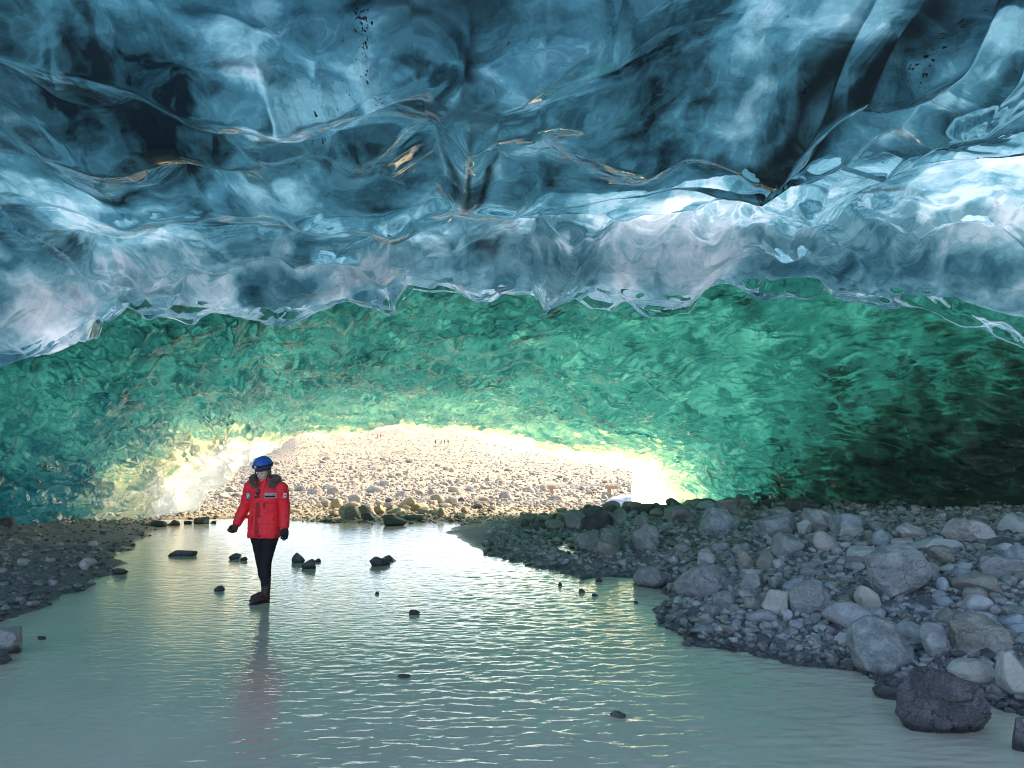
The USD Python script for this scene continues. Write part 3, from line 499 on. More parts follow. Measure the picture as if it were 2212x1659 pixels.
def place_rock(name, box, style, mat, label, cat='boulder', group=None, sub=4, outline=None, water=False, seed=None, depth=None):
    x0, y0, x1, y1 = box; cx = (x0 + x1) / 2; seed = seed if seed is not None else int(x0 * 7 + y0 * 13)
    g = at_z(cx, y1 - 0.03 * (y1 - y0), 0.0) if water else ground_hit(cx, y1 - 0.04 * (y1 - y0))
    D = g[1]; k = D / F / cp; w = (x1 - x0) * k; hv = (y1 - y0) * k
    phi = math.atan2(CAM_H - g[2], D); dep = depth or min(0.85 * w, 1.3 * hv + 0.2 * w)
    h = max(0.30 * w * (style != 'slab') + 0.15 * w, (hv - 0.30 * dep * math.sin(phi)) / math.cos(phi))
    sink = 0.55 if (water and w < 0.6) else 0.16
    if outline is not None:
        zc = (y0 + y1) / 2
        P = [((px - cx) * k, (zc - py) * k * (h / hv)) for px, py in outline]
        P = [(a, b if b > -0.25 * h else b - sink * h) for a, b in P]
        v, f = outline_rock(seed, P, dep, style, 5 if w > 0.35 else 4)
        loc = np.array([g[0], g[1] + 0.42 * dep, g[2] + 0.5 * h - 0.02])
    else:
        v, f = rock(seed, style, sub); v = v * [w, dep, h * (1 + sink)]
        loc = np.array([g[0], g[1] + 0.42 * dep, g[2] + (0.5 * (1 + sink) - sink) * h])
    loc[0] *= (D + 0.42 * dep) / D
    placed.append((loc[0], loc[1], max(w, dep) / 2))
    return stone_mesh(name, v, f, mat, loc, label, cat, group)
C4 = lambda b: tuple(1106 + c * .5 if i % 2 == 0 else 829.5 + c * .5 for i, c in enumerate(b))
C3 = lambda b: tuple(c * .5 if i % 2 == 0 else 829.5 + c * .5 for i, c in enumerate(b))
CM = lambda b: tuple(518.4 + c * .2083 if i % 2 == 0 else 898.6 + c * .2083 for i, c in enumerate(b))
C4P = lambda pts: [(1106 + a * .5, 829.5 + b * .5) for a, b in pts]

BOULDERS = [  # box in the photograph, style, colour, label, outline
 ((685, 785, 995, 962), 'lumpy', 'lav', 'broad lavender boulder with a dark wet foot at the water edge', [(685, 930), (700, 890), (740, 840), (790, 812), (830, 800), (900, 785), (960, 790), (990, 830), (995, 870), (985, 920), (960, 955), (860, 962), (760, 955), (700, 945)]),
 ((1210, 842, 1420, 1020), 'angular', 'grey', 'angular grey boulder with a slanting top and deeply shaded front face', [(1210, 930), (1230, 880), (1330, 845), (1390, 842), (1418, 900), (1400, 950), (1340, 985), (1300, 1020), (1235, 1010), (1215, 970)]),
 ((1560, 710, 1875, 965), 'angular', 'lav', 'largest cracked grey block tilted in the middle of the right bank', [(1560, 770), (1600, 735), (1640, 712), (1720, 718), (1790, 755), (1860, 790), (1875, 830), (1835, 850), (1830, 910), (1740, 965), (1690, 955), (1600, 910), (1565, 850)]),
 ((1475, 1026, 1750, 1278), 'round', 'mottled', 'big rounded mottled grey green boulder beside the dark side pool', [(1478, 1120), (1490, 1070), (1550, 1035), (1640, 1026), (1715, 1040), (1748, 1100), (1750, 1170), (1735, 1230), (1680, 1275), (1570, 1265), (1500, 1220), (1476, 1170)]),
 ((1688, 1275, 2150, 1570), 'lumpy', 'purple', 'large dark purple boulder standing in the water at the lower right', [(1690, 1420), (1700, 1360), (1770, 1300), (1830, 1275), (1880, 1280), (1990, 1325), (2060, 1370), (2140, 1440), (2150, 1470), (2100, 1520), (2000, 1560), (1880, 1568), (1760, 1530), (1690, 1480)]),
 ((1852, 573, 2110, 698), 'slab', 'pink', 'pale pinkish slab with bright sparkling specks near the dark ice wall', [(1855, 600), (1870, 580), (1920, 573), (1990, 590), (2070, 625), (2110, 665), (2080, 690), (2000, 698), (1950, 690), (1860, 665)]),
 ((790, 535, 1050, 662), 'lumpy', 'blue', 'wide lumpy blue grey boulder on the bank crest in front of the yellow ice', [(790, 580), (800, 548), (860, 535), (930, 545), (960, 575), (1010, 585), (1050, 620), (1020, 655), (940, 662), (900, 645), (840, 650), (800, 625)]),
 ((1258, 532, 1400, 655), 'angular', 'lav', 'tall angular lavender boulder left of the dark ice reflections', [(1258, 570), (1275, 540), (1330, 532), (1370, 560), (1400, 600), (1385, 630), (1330, 640), (1300, 655), (1270, 610)]),
 ((1915, 1008, 2185, 1200), 'lumpy', 'brown', 'layered brownish boulder with ledges above the smooth tan boulder', [(1915, 1130), (1930, 1060), (1960, 1020), (2060, 1008), (2150, 1040), (2185, 1130), (2170, 1180), (2050, 1190), (1950, 1200), (1920, 1170)]),
 ((1765, 1045, 1925, 1210), 'angular', 'grey', 'dark grey wedge boulder right behind the mottled round boulder', [(1765, 1060), (1800, 1045), (1870, 1050), (1905, 1100), (1925, 1195), (1880, 1210), (1820, 1200), (1790, 1130)]),
 ((1903, 1200, 2108, 1330), 'round', 'tan', 'smooth rounded tan boulder behind the dark purple one', [(1903, 1250), (1930, 1215), (2000, 1200), (2070, 1215), (2108, 1270), (2100, 1310), (2040, 1330), (1960, 1310), (1910, 1280)]),
 ((510, 808, 715, 892), 'lumpy', 'grey', 'low grey boulder lying in the stream below the black gravel spit', [(510, 880), (520, 840), (560, 815), (620, 808), (690, 835), (715, 865), (690, 885), (600, 892)]),
 ((1785, 695, 1938, 797), 'wedge', 'brown', 'brown rock with a black underside leaning on the flat pale slab', [(1785, 730), (1830, 705), (1880, 695), (1930, 720), (1938, 770), (1900, 797), (1850, 770)]),
 ((280, 640, 400, 725), 'round', 'grey', 'smooth grey boulder beside the bright little pool', None),
 ((370, 632, 475, 735), 'lumpy', 'grey', 'tall grey boulder joined to the smooth one beside the bright little pool', None),
 ((355, 685, 465, 748), 'angular', 'brown', 'brown sharp shard leaning on the grey boulders at the little pool', None),
 ((298, 538, 435, 640), 'lumpy', 'dark', 'dark pitted round boulder at the left end of the stone bank', None),
 ((228, 548, 325, 628), 'round', 'grey', 'smooth grey boulder at the far left of the bank crest', None),
 ((515, 612, 638, 732), 'lumpy', 'lav', 'knobbly grey boulder in the middle of the gravel slope behind the spit', None),
 ((1055, 570, 1258, 662), 'lumpy', 'blue', 'broad pale boulder covered in dark pits on the bank crest', None),
 ((1118, 533, 1222, 585), 'round', 'blue', 'domed grey rock resting on top of the broad pitted boulder', None),
 ((1380, 565, 1530, 650), 'slab', 'blue', 'flat grey boulder close under the orange reflections of the ice wall', None),
 ((1300, 643, 1408, 728), 'smooth', 'pink', 'smooth pinkish dome shaped stone on the upper right bank', None),
 ((1130, 652, 1258, 760), 'round', 'grey', 'rounded charcoal grey boulder left of the pink dome stone', None),
 ((663, 530, 790, 602), 'slab', 'grey', 'flat topped grey block on the crest below the cream ice', None),
 ((868, 903, 962, 980), 'round', 'mottled', 'small rounded green grey boulder touching the front of the lavender boulder', None),
 ((995, 830, 1078, 912), 'angular', 'lav', 'pointed grey rock just right of the broad lavender boulder', None),
 ((1080, 905, 1220, 1012), 'slab', 'tan', 'slanting two toned slab leaning on the angular shaded boulder', None),
 ((1170, 835, 1290, 912), 'lumpy', 'blue', 'rough bluish pitted rock behind the slanting slab', None),
 ((1343, 955, 1530, 1075), 'smooth', 'lav', 'smooth egg shaped boulder tilted right of the angular shaded boulder', None),
 ((1735, 672, 1955, 732), 'slab', 'pale', 'long flat pale slab below the sparkling pink slab', None),
 ((2110, 565, 2230, 652), 'angular', 'pale', 'pale bluish boulder at the right picture edge under the dark ice', None),
 ((1450, 708, 1582, 782), 'slab', 'pale', 'pale speckled block left of the largest cracked block', None),
 ((1518, 640, 1600, 708), 'slab', 'brown', 'flat brown grey rock pressed against the slate coloured rock', None),
 ((1562, 636, 1665, 712), 'angular', 'blue', 'slate coloured tilted rock beside the pink mottled stone', None),
 ((1665, 608, 1778, 682), 'lumpy', 'pink', 'pink and white mottled stone behind the largest cracked block', None),
 ((2020, 755, 2240, 850), 'slab', 'lav', 'long flat lavender slab reaching the right picture edge', None),
 ((1918, 825, 2092, 920), 'angular', 'brown', 'low olive brown boulder under the long lavender slab', None),
 ((1952, 918, 2070, 1000), 'smooth', 'pale', 'pale smooth stone shaped like a shark fin on the right bank', None),
 ((2108, 1190, 2240, 1372), 'slab', 'tan', 'tall tan slab leaning at the right picture edge', None),
 ((1490, 885, 1592, 987), 'angular', 'tan', 'tan angular rock between two grey boulders below the cracked block', None),
 ((1055, 725, 1137, 817), 'angular', 'brown', 'upright grey brown rock left of the charcoal rounded boulder', None),
 ((975, 725, 1052, 812), 'wedge', 'brown', 'leaning wedge shaped rock beside the upright grey brown rock', None),
 ((800, 718, 877, 790), 'angular', 'pale', 'pale chipped rock alone on the gravel slope', None),
 ((885, 498, 992, 560), 'lumpy', 'grey', 'grey rock peeping over the crest behind the wide lumpy boulder', None),
 ((800, 515, 892, 550), 'round', 'blue', 'low smooth grey rock on the crest against the yellow ice', None),
 ((940, 540, 1015, 582), 'wedge', 'brown', 'small brown triangular rock on top of the crest', None),
 ((2130, 705, 2240, 780), 'slab', 'blue', 'bluish flat rock at the right edge above the lavender slab', None),
 ((2055, 668, 2230, 712), 'slab', 'dark', 'dark greenish flat rock below the pale bluish boulder', None),
 ((2165, 1470, 2260, 1600), 'angular', 'purple', 'dark rock cut off by the right edge beside the purple boulder', None),
 ((1230, 590, 1300, 655), 'angular', 'pale', 'pale rock squeezed in front of the tall angular boulder', None),
 ((1640, 672, 1740, 722), 'slab', 'pink', 'pinkish grey flat stone just above the largest cracked block', None),
 ((420, 552, 500, 610), 'round', 'grey', 'grey rounded rock between the pitted boulder and the flat topped block', None),
 ((525, 568, 600, 620), 'round', 'grey', 'grey round rock below the cream ice foot', None),
 ((1420, 612, 1530, 668), 'slab', 'pale', 'pale low rock left of the brown flat rock', None)]
for b, st, mt, lab, ol in BOULDERS:
    place_rock('boulder', C4(b), st, mt, lab, outline=C4P(ol) if ol else None, group='boulders on the right bank', water=b in ((685, 785, 995, 962), (510, 808, 715, 892), (1688, 1275, 2150, 1570)))
SMALL = [
 ((1570, 1308, 1697, 1370), 'lumpy', 'dark', 'small wet dark rock in the water left of the purple boulder', 1), ((1697, 1303, 1775, 1365), 'round', 'grey', 'grey stone wedged behind the left end of the purple boulder', 1),
 ((1017, 985, 1152, 1052), 'smooth', 'lav', 'wet glistening oval stone in front of the slanting slab', 0), ((1003, 930, 1094, 984), 'smooth', 'brown', 'brown oval stone at the edge of the small side pool', 0),
 ((1395, 1085, 1482, 1137), 'slab', 'pale', 'pale flat stone at the left foot of the mottled boulder', 0), ((1128, 765, 1182, 808), 'smooth', 'pale', 'small white egg shaped stone on the right bank', 0),
 ((1110, 838, 1172, 887), 'smooth', 'mottled', 'greenish round stone behind the slanting slab', 0), ((1083, 875, 1137, 912), 'smooth', 'brown', 'flat light stone below the greenish round one', 0),
 ((1835, 980, 1927, 1057), 'wedge', 'brown', 'wedge stone with a shaded front above the layered boulder', 0), ((1840, 845, 1887, 907), 'smooth', 'blue', 'upright little stone leaning right of the cracked block', 0),
 ((1525, 980, 1622, 1042), 'angular', 'pale', 'pale peaked stone above the mottled boulder', 0), ((1165, 980, 1215, 1030), 'round', 'lav', 'little grey stone left of the shaded boulder foot', 0), ((1200, 1030, 1260, 1075), 'round', 'blue', 'bluish stone in the gravel under the shaded boulder', 0),
 ((985, 900, 1050, 950), 'round', 'pink', 'speckled pinkish stone by the side pool', 0), ((990, 805, 1075, 850), 'slab', 'pale', 'pale long stone between the pointed rock and the upright one', 0)]
for b, st, mt, lab, w in SMALL: place_rock('stone', C4(b), st, mt, lab, 'stone', sub=3, water=bool(w))
STREAM = [
 (C3((732, 718, 850, 746)), 'slab', 'dark', 'long flat dark stone in the stream left of the person'), (C3((990, 733, 1040, 760)), 'angular', 'dark', 'small dark stone close behind the left glove of the person'), (C3((1038, 748, 1068, 766)), 'angular', 'dark', 'tiny dark stone just left of the trousers of the person'),
 (C3((1257, 733, 1318, 776)), 'round', 'dark', 'rounded black stone in the water below the right glove'), (C3((1302, 760, 1368, 801)), 'angular', 'dark', 'pointed black stone in front of the rounded black one'), (C3((1355, 755, 1387, 771)), 'round', 'dark', 'little dark stone right of the pointed black one'),
 (C3((1595, 757, 1682, 789)), 'wedge', 'dark', 'nearer dark flat stone of the pair in midstream'), (C3((1645, 742, 1716, 768)), 'slab', 'dark', 'farther dark flat stone of the pair in midstream'), (C3((925, 873, 970, 897)), 'round', 'dark', 'dark stone barely above water left of the boots'),
 (C3((1768, 978, 1814, 999)), 'angular', 'dark', 'lone small black stone right of the boots'), (C3((1718, 1255, 1772, 1271)), 'slab', 'dark', 'dark flat stone almost drowned in the near ripples'), (C4((425, 1418, 492, 1446)), 'slab', 'brown', 'flat brown stone breaking the ripples at the bottom centre'),
 (C3((1620, 898, 1638, 909)), 'round', 'dark', 'pebble sized dark stone in open midstream'), (C3((165, 1090, 200, 1106)), 'slab', 'dark', 'dark drowned stone near the left shore'), (C3((835, 577, 905, 607)), 'angular', 'dark', 'biggest dark stone of the row across the far stream'), (C3((725, 592, 776, 613)), 'angular', 'dark', 'second dark stone of the row across the far stream'),
 (C3((795, 591, 832, 606)), 'slab', 'dark', 'flat dark stone in the row across the far stream'), (C3((905, 592, 935, 604)), 'slab', 'dark', 'right end stone of the row across the far stream'), (C3((640, 590, 722, 619)), 'slab', 'dark', 'long dark stone at the tip of the left gravel bank'),
 (C4((200, 855, 216, 874)), 'angular', 'dark', 'leftmost dark stone off the tip of the gravel spit'), (C4((288, 886, 318, 904)), 'round', 'dark', 'dark round stone in the water below the spit'), (C4((360, 838, 388, 858)), 'round', 'dark', 'dark stone at the right foot of the spit'), (C4((345, 905, 370, 920)), 'slab', 'dark', 'wet chip of stone below the dark round one'), (C4((525, 938, 545, 950)), 'slab', 'dark', 'wet chip of stone left of the lavender boulder')]
for b, st, mt, lab in STREAM: place_rock('stream_stone', b, st, mt, lab, 'stone', 'stones in the stream', sub=3, water=True)
LEFT = [
 (C3((-60, 1063, 90, 1182)), 'angular', 'grey', 'grey angular boulder cut by the left edge of the picture', 'boulder'), (C3((-70, 1160, 50, 1222)), 'angular', 'dark', 'dark wet boulder at the left edge below the grey one', 'boulder'),
 (C3((345, 755, 412, 797)), 'smooth', 'pale', 'pale log shaped stone on the left bank', 'stone'), (C3((343, 768, 382, 810)), 'angular', 'pink', 'pink pointed stone leaning on the pale log shaped one', 'stone'), (C3((488, 800, 549, 828)), 'slab', 'dark', 'dark flat stone at the water edge of the left bank', 'stone'),
 (C3((378, 850, 404, 874)), 'angular', 'pale', 'small pale stone standing at the edge of the left bank', 'stone'), (C3((380, 680, 420, 702)), 'smooth', 'pale', 'whitish stone in the middle of the left bank', 'stone'), (C3((75, 760, 125, 790)), 'slab', 'pale', 'flat pale stone in the lighter gravel of the left bank', 'stone'), (C3((0, 580, 62, 620)), 'round', 'dark', 'dark rounded rock at the foot of the left ice wall', 'boulder')]
for b, st, mt, lab, c in LEFT: place_rock('bank_boulder' if c == 'boulder' else 'bank_stone', b, st, mt, lab, c, sub=4 if c == 'boulder' else 3)
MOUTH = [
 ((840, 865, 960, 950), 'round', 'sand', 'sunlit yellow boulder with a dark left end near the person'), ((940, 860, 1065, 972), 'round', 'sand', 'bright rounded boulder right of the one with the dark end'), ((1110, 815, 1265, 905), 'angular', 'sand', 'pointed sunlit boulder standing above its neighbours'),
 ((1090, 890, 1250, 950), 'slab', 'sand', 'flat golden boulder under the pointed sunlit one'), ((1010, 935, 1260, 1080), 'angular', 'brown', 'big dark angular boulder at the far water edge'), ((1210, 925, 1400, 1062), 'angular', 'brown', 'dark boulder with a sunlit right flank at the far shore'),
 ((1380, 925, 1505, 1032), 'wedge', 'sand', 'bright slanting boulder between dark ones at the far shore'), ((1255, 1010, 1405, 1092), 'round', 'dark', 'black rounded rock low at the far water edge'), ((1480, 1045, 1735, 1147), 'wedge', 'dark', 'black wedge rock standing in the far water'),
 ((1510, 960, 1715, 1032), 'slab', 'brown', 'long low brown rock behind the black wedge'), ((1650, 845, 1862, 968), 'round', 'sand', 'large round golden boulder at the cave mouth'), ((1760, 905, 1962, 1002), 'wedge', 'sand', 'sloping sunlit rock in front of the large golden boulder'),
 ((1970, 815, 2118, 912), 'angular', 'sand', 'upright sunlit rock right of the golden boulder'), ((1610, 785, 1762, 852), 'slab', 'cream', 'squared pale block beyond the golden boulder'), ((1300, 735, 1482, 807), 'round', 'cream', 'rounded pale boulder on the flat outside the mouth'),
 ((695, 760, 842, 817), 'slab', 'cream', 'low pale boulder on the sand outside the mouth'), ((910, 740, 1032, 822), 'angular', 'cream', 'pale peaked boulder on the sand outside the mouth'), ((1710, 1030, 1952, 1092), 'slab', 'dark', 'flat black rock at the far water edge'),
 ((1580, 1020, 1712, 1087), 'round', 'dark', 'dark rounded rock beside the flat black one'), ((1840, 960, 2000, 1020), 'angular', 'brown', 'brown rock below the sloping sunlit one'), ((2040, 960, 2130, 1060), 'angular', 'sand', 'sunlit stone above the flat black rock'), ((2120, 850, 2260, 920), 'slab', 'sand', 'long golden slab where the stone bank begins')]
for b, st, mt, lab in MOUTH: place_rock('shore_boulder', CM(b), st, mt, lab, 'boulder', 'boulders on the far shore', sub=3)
def crest(n, seed, poly_px, sizes, mats, name, label, group, styles=('angular', 'round', 'lumpy'), cat='stone'):
    """a number of alike stones inside an area of the photograph"""
    r = np.random.default_rng(seed); P = Polygon(poly_px); x0, y0, x1, y1 = P.bounds; done = 0; tries = 0; local = []
    while done < n and tries < n * 40:
        tries += 1
        px, py = r.uniform(x0, x1), r.uniform(y0, y1)
        if not P.contains(shapely.Point(px, py)): continue
        g = ground_hit(px, py); s = math.exp(r.uniform(math.log(sizes[0]), math.log(sizes[1]))) * max(1.0, g[1] / 75.0)
        if any((g[0] - a) ** 2 + (g[1] - b) ** 2 < (c + 0.38 * s) ** 2 for a, b, c in placed) : continue
        placed.append((g[0], g[1], 0.42 * s))
        st = styles[r.integers(len(styles))]
        v, f = rock(int(r.integers(1 << 30)), st, 2 if s * F / g[1] < 26 else 3); v = spin(v * [s, s * r.uniform(.6, .95), s * r.uniform(.42, .75)], r.uniform(0, 6.28))
        stone_mesh(name, v, f, mats[r.integers(len(mats))], g + [0, 0, 0.16 * s], label, cat, group); done += 1
BANK = [(1160, 1195), (1300, 1130), (1420, 1100), (1560, 1095), (1760, 1110), (2205, 1125), (2208, 1500), (2160, 1490), (1960, 1440), (1800, 1330), (1640, 1390), (1500, 1370), (1450, 1340), (1560, 1300), (1370, 1230)]
crest(58, 101, [(1110, 1138), (1200, 1110), (1330, 1098), (1400, 1100), (1520, 1078), (1750, 1082), (1760, 1108), (1560, 1098), (1420, 1118), (1300, 1135), (1180, 1150)], (0.28, 0.62), ['dark', 'brown', 'dark'], 'crest_stone', 'dark rock in the shaded row along the crest of the bank', 'dark rocks along the bank crest')
crest(296, 103, BANK, (0.07, 0.30), ['grey', 'grey', 'lav', 'blue', 'pale', 'brown', 'mottled', 'grey'], 'bank_pebble', 'small grey stone lying among the boulders of the right bank', 'small stones among the right bank boulders', ('angular', 'round', 'slab', 'smooth'))
crest(110, 105, [(0, 1140), (330, 1140), (250, 1200), (240, 1240), (90, 1310), (0, 1340)], (0.06, 0.18), ['dark', 'grey', 'lav', 'dark', 'brown'], 'left_pebble', 'small dark stone lying on the left gravel bank', 'small stones on the left bank', ('angular', 'slab'))
crest(60, 107, [(700, 1085), (1060, 1085), (1090, 1125), (900, 1124), (720, 1118)], (0.18, 0.55), ['sand', 'brown', 'sand', 'dark'], 'shore_stone', 'sandy coloured stone among the boulders of the far shore', 'stones among the far shore boulders')
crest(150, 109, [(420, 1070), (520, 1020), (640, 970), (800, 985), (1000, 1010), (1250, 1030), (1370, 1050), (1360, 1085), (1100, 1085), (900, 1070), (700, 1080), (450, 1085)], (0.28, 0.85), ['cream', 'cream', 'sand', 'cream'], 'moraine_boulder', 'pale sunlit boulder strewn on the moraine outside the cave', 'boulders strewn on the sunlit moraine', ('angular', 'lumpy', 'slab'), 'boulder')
SNOWP = usdkit.material(stage, '/World/Looks/white_ice', {'geo': ('geometry', {}), 'n': ('noise_texture', {'scale': 5.0, 'detail': 5.0}), 'ramp': ('rgb_ramp', {'ramp': [(0.3, (0.42, 0.41, 0.41)), (0.7, (0.72, 0.72, 0.73))]}), 'b': ('bump', {'strength': 0.6, 'distance': 0.05}), 'p': ('principled_bsdf', {'roughness': 0.45, 'subsurface_weight': 0.0})},
    [('geo.position', 'n.vector'), ('n.fac', 'ramp.fac'), ('ramp.color', 'p.base_color'), ('n.fac', 'b.height'), ('b.normal', 'p.normal')], surface='p.BSDF')
v, f = rock(555, 'lumpy', 4); g = ground_hit(1372, 1096); tag(obj('ice_apron', (v * [2.6, 4.2, 0.9] + g + [0.35, 1.5, 0.05], f), SNOWP), 'low white apron of old ice at the right foot of the cave mouth', 'ice')
# ------------------------------------------------------------------ gravel nobody could count
def gravel(name, label, n, seed, area, size, mats, dens=None):
    r = np.random.default_rng(seed); x0, y0, x1, y1 = area
    y = y0 * (y1 / y0) ** r.random(n * 3); x = r.uniform(-1, 1, n * 3) * (0.70 * y + 0.6); ok = (x > x0) & (x < x1); x, y = x[ok], y[ok]
    z = ground_z(x, y); ok = dens(x, y, z, r) if dens else z > -0.01; x, y, z = x[ok][:n], y[ok][:n], z[ok][:n]; k = len(x)
    s = size[0] * (size[1] / size[0]) ** (r.random(k) ** 1.7) * (0.75 + 0.05 * np.minimum(y, 60) + 0.018 * np.maximum(y - 60, 0))
    pi = UsdGeom.PointInstancer.Define(stage, path_for(name)); tag(pi, label, 'gravel', kind='stuff'); base = str(pi.GetPath()); protos = []
    for i in range(8):
        st = ('angular', 'slab', 'angular', 'round', 'slab', 'angular', 'lumpy', 'round')[i]
        v, f = rock(900 + i + seed, st, 1 if i % 2 else 2); v = v * [1, .75, .5]
        protos.append(usdkit.mesh(stage, f'{base}/pebble_{i + 1:03d}', (v, f), RM[mats[i % len(mats)]], smooth=40).GetPath())
    pi.CreatePrototypesRel().SetTargets(protos)
    pi.CreateProtoIndicesAttr(Vt.IntArray.FromNumpy(r.integers(0, 8, k).astype(np.int32)))
    pi.CreatePositionsAttr(Vt.Vec3fArray.FromNumpy(np.stack([x, y, z + 0.10 * s], 1).astype(np.float32)))
    a = r.uniform(0, 2 * PI, k) / 2; t = r.normal(0, .18, (k, 2))
    q = np.stack([t[:, 0], t[:, 1], np.sin(a), np.cos(a)], 1); q /= np.linalg.norm(q, axis=1, keepdims=True)
    pi.CreateOrientationsAttr(Vt.QuathArray([Gf.Quath(float(b[3]), float(b[0]), float(b[1]), float(b[2])) for b in q]))
    pi.CreateScalesAttr(Vt.Vec3fArray.FromNumpy(np.stack([s, s, s], 1).astype(np.float32)))
gravel('right_gravel', 'dark broken gravel and pebbles covering the right bank', 22000, 201, (-0.6, 3.4, 16, 24), (0.016, 0.115), ['grey', 'dark', 'brown', 'grey', 'lav', 'grey', 'lav', 'pale'], lambda x, y, z, r: (z > -0.012) & (r.random(len(x)) < 0.6 + 0.4 * (z < 0.25)))
gravel('right_cobbles', 'fist sized broken cobbles packed between the boulders of the right bank', 3200, 211, (0.6, 3.8, 16, 20), (0.05, 0.17), ['grey', 'blue', 'brown', 'lav', 'grey', 'pale', 'dark', 'brown'], lambda x, y, z, r: (z > 0.03) & (r.random(len(x)) < 0.75))
gravel('left_gravel', 'dark broken gravel covering the left bank', 6500, 203, (-16, 3.4, -2.4, 24), (0.016, 0.075), ['dark', 'dark', 'grey', 'dark', 'grey', 'brown', 'dark', 'lav'])
gravel('shore_gravel', 'golden gravel beach at the cave mouth', 4500, 205, (-14, 22, 6, 38), (0.03, 0.12), ['sand', 'brown', 'sand', 'sand', 'brown', 'sand', 'sand', 'cream'])
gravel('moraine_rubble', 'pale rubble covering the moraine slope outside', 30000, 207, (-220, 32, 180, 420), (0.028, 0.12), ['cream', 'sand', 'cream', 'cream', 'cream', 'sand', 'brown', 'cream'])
# ------------------------------------------------------------------ the person standing in the stream
def plain(name, color, rough=0.7, spec=0.3, bump=0.0, scale=60.0, var=0.0, sheen=0.0, metal=0.0):
    c = np.array(color)
    return usdkit.material(stage, f'/World/Looks/{name}', {
        'tc': ('texture_coordinate', {}), 'n': ('noise_texture', {'scale': scale, 'detail': 4.0, 'roughness': 0.6}), 'ramp': ('rgb_ramp', {'ramp': [(0.3, tuple(c * (1 - var))), (0.7, tuple(np.minimum(c * (1 + var), 1)))]}),
        'b': ('bump', {'strength': bump, 'distance': 0.01}), 'p': ('principled_bsdf', {'roughness': rough, 'specular_ior_level': spec, 'sheen_weight': sheen, 'metallic': metal})},
        [('tc.object', 'n.vector'), ('n.fac', 'ramp.fac'), ('ramp.color', 'p.base_color'), ('n.fac', 'b.height'), ('b.normal', 'p.normal')], surface='p.BSDF')
SKIN = plain('skin', (0.62, 0.41, 0.32), 0.5, 0.4, 0.05, 30, 0.08)
RED = plain('red_nylon', (0.90, 0.018, 0.028), 0.55, 0.4, 0.35, 26, 0.14, 0.1)
REDD = plain('red_nylon_dark', (0.42, 0.010, 0.018), 0.6, 0.3, 0.2, 40, 0.12)
BLACKC = plain('black_cloth', (0.012, 0.011, 0.012), 0.8, 0.25, 0.3, 60, 0.25)
BOOT = plain('dark_leather', (0.035, 0.014, 0.014), 0.45, 0.4, 0.3, 50, 0.3)
BOOTR = plain('boot_red_trim', (0.16, 0.03, 0.035), 0.6, 0.3)
SOLE = plain('rubber', (0.02, 0.02, 0.02), 0.7, 0.3)
GLOVE = plain('black_glove_cloth', (0.018, 0.014, 0.013), 0.75, 0.3, 0.4, 70, 0.3)
GLOVEB = plain('brown_glove_cloth', (0.07, 0.035, 0.022), 0.75, 0.3, 0.4, 70, 0.3)
HELM = plain('blue_helmet_shell', (0.03, 0.10, 0.42), 0.22, 0.6, 0.02, 10, 0.08)
STRAP = plain('dark_strap', (0.03, 0.012, 0.012), 0.7, 0.3)
LAMP = plain('lamp_glass', (0.55, 0.48, 0.30), 0.15, 0.6)
BEANIE = plain('brown_knit', (0.085, 0.055, 0.045), 0.95, 0.1, 0.6, 120, 0.25, 0.3)
FUR = plain('brown_fur', (0.11, 0.06, 0.045), 0.9, 0.15, 0.5, 80, 0.4, 0.4)
LENS = plain('dark_lens', (0.01, 0.008, 0.008), 0.1, 0.7)
WHITE = plain('white_thread', (0.75, 0.75, 0.74), 0.7, 0.2); NAVY = plain('navy_thread', (0.03, 0.06, 0.22), 0.7, 0.2); BLK = plain('black_thread', (0.02, 0.02, 0.022), 0.7, 0.2); CRIM = plain('crimson_thread', (0.45, 0.02, 0.06), 0.7, 0.2)
EYE = plain('eye', (0.03, 0.02, 0.018), 0.2, 0.5); BROW = plain('brow_hair', (0.03, 0.02, 0.018), 0.8, 0.2); LIP = plain('lips', (0.38, 0.13, 0.12), 0.5, 0.3)

def ball(c, r):
    m = ICO[2]; r = np.ones(3) * r
    return np.array(m.vertices) * r + np.asarray(c, float)
def hullm(*pts): return m3.Manifold.hull_points(np.vstack(pts))
def chain(joints):
    out = m3.Manifold()
    for (a, ra), (b, rb) in zip(joints[:-1], joints[1:]): out += hullm(ball(a, ra), ball(b, rb))
    return out
def skinof(man, edge=0.012, it=14):
    man = man.refine_to_length(edge); mm = man.to_mesh()
    t = trimesh.Trimesh(mm.vert_properties[:, :3], mm.tri_verts, process=True)
    trimesh.smoothing.filter_taubin(t, iterations=it)
    return np.array(t.vertices), np.array(t.faces)
def wrinkle(v, f, amp, scale, seed=0, stretch=(1, 1, 1)):
    t = trimesh.Trimesh(v, f, process=False); n = np.array(t.vertex_normals)
    g = np.abs(fbm(v * scale * np.array(stretch) + seed, 3, seed) - .5) * 2
    return v + n * ((0.5 - g) * amp)[:, None]
PX, PZ = lambda cx: (cx - 470) * 0.001217, lambda cy: (1575 - cy) * 0.001217
foot = at_z(565, 1300, 0.0)
person = thing('person', (foot[0], foot[1], 0.0), (0, 0, -5)); 
tag(person, 'person in a red parka, black trousers and blue helmet standing in the stream looking down', 'person')
hipL, hipR = np.array([-0.085, 0.02, 0.86]), np.array([0.085, 0.02, 0.86])
kneeL, kneeR = np.array([-0.035, 0.05, 0.47]), np.array([0.055, -0.05, 0.48])
ankL, ankR = np.array([-0.022, 0.16, 0.10]), np.array([0.064, -0.05, 0.09])
shL, shR = np.array([-0.185, 0.0, 1.36]), np.array([0.195, 0.0, 1.345])
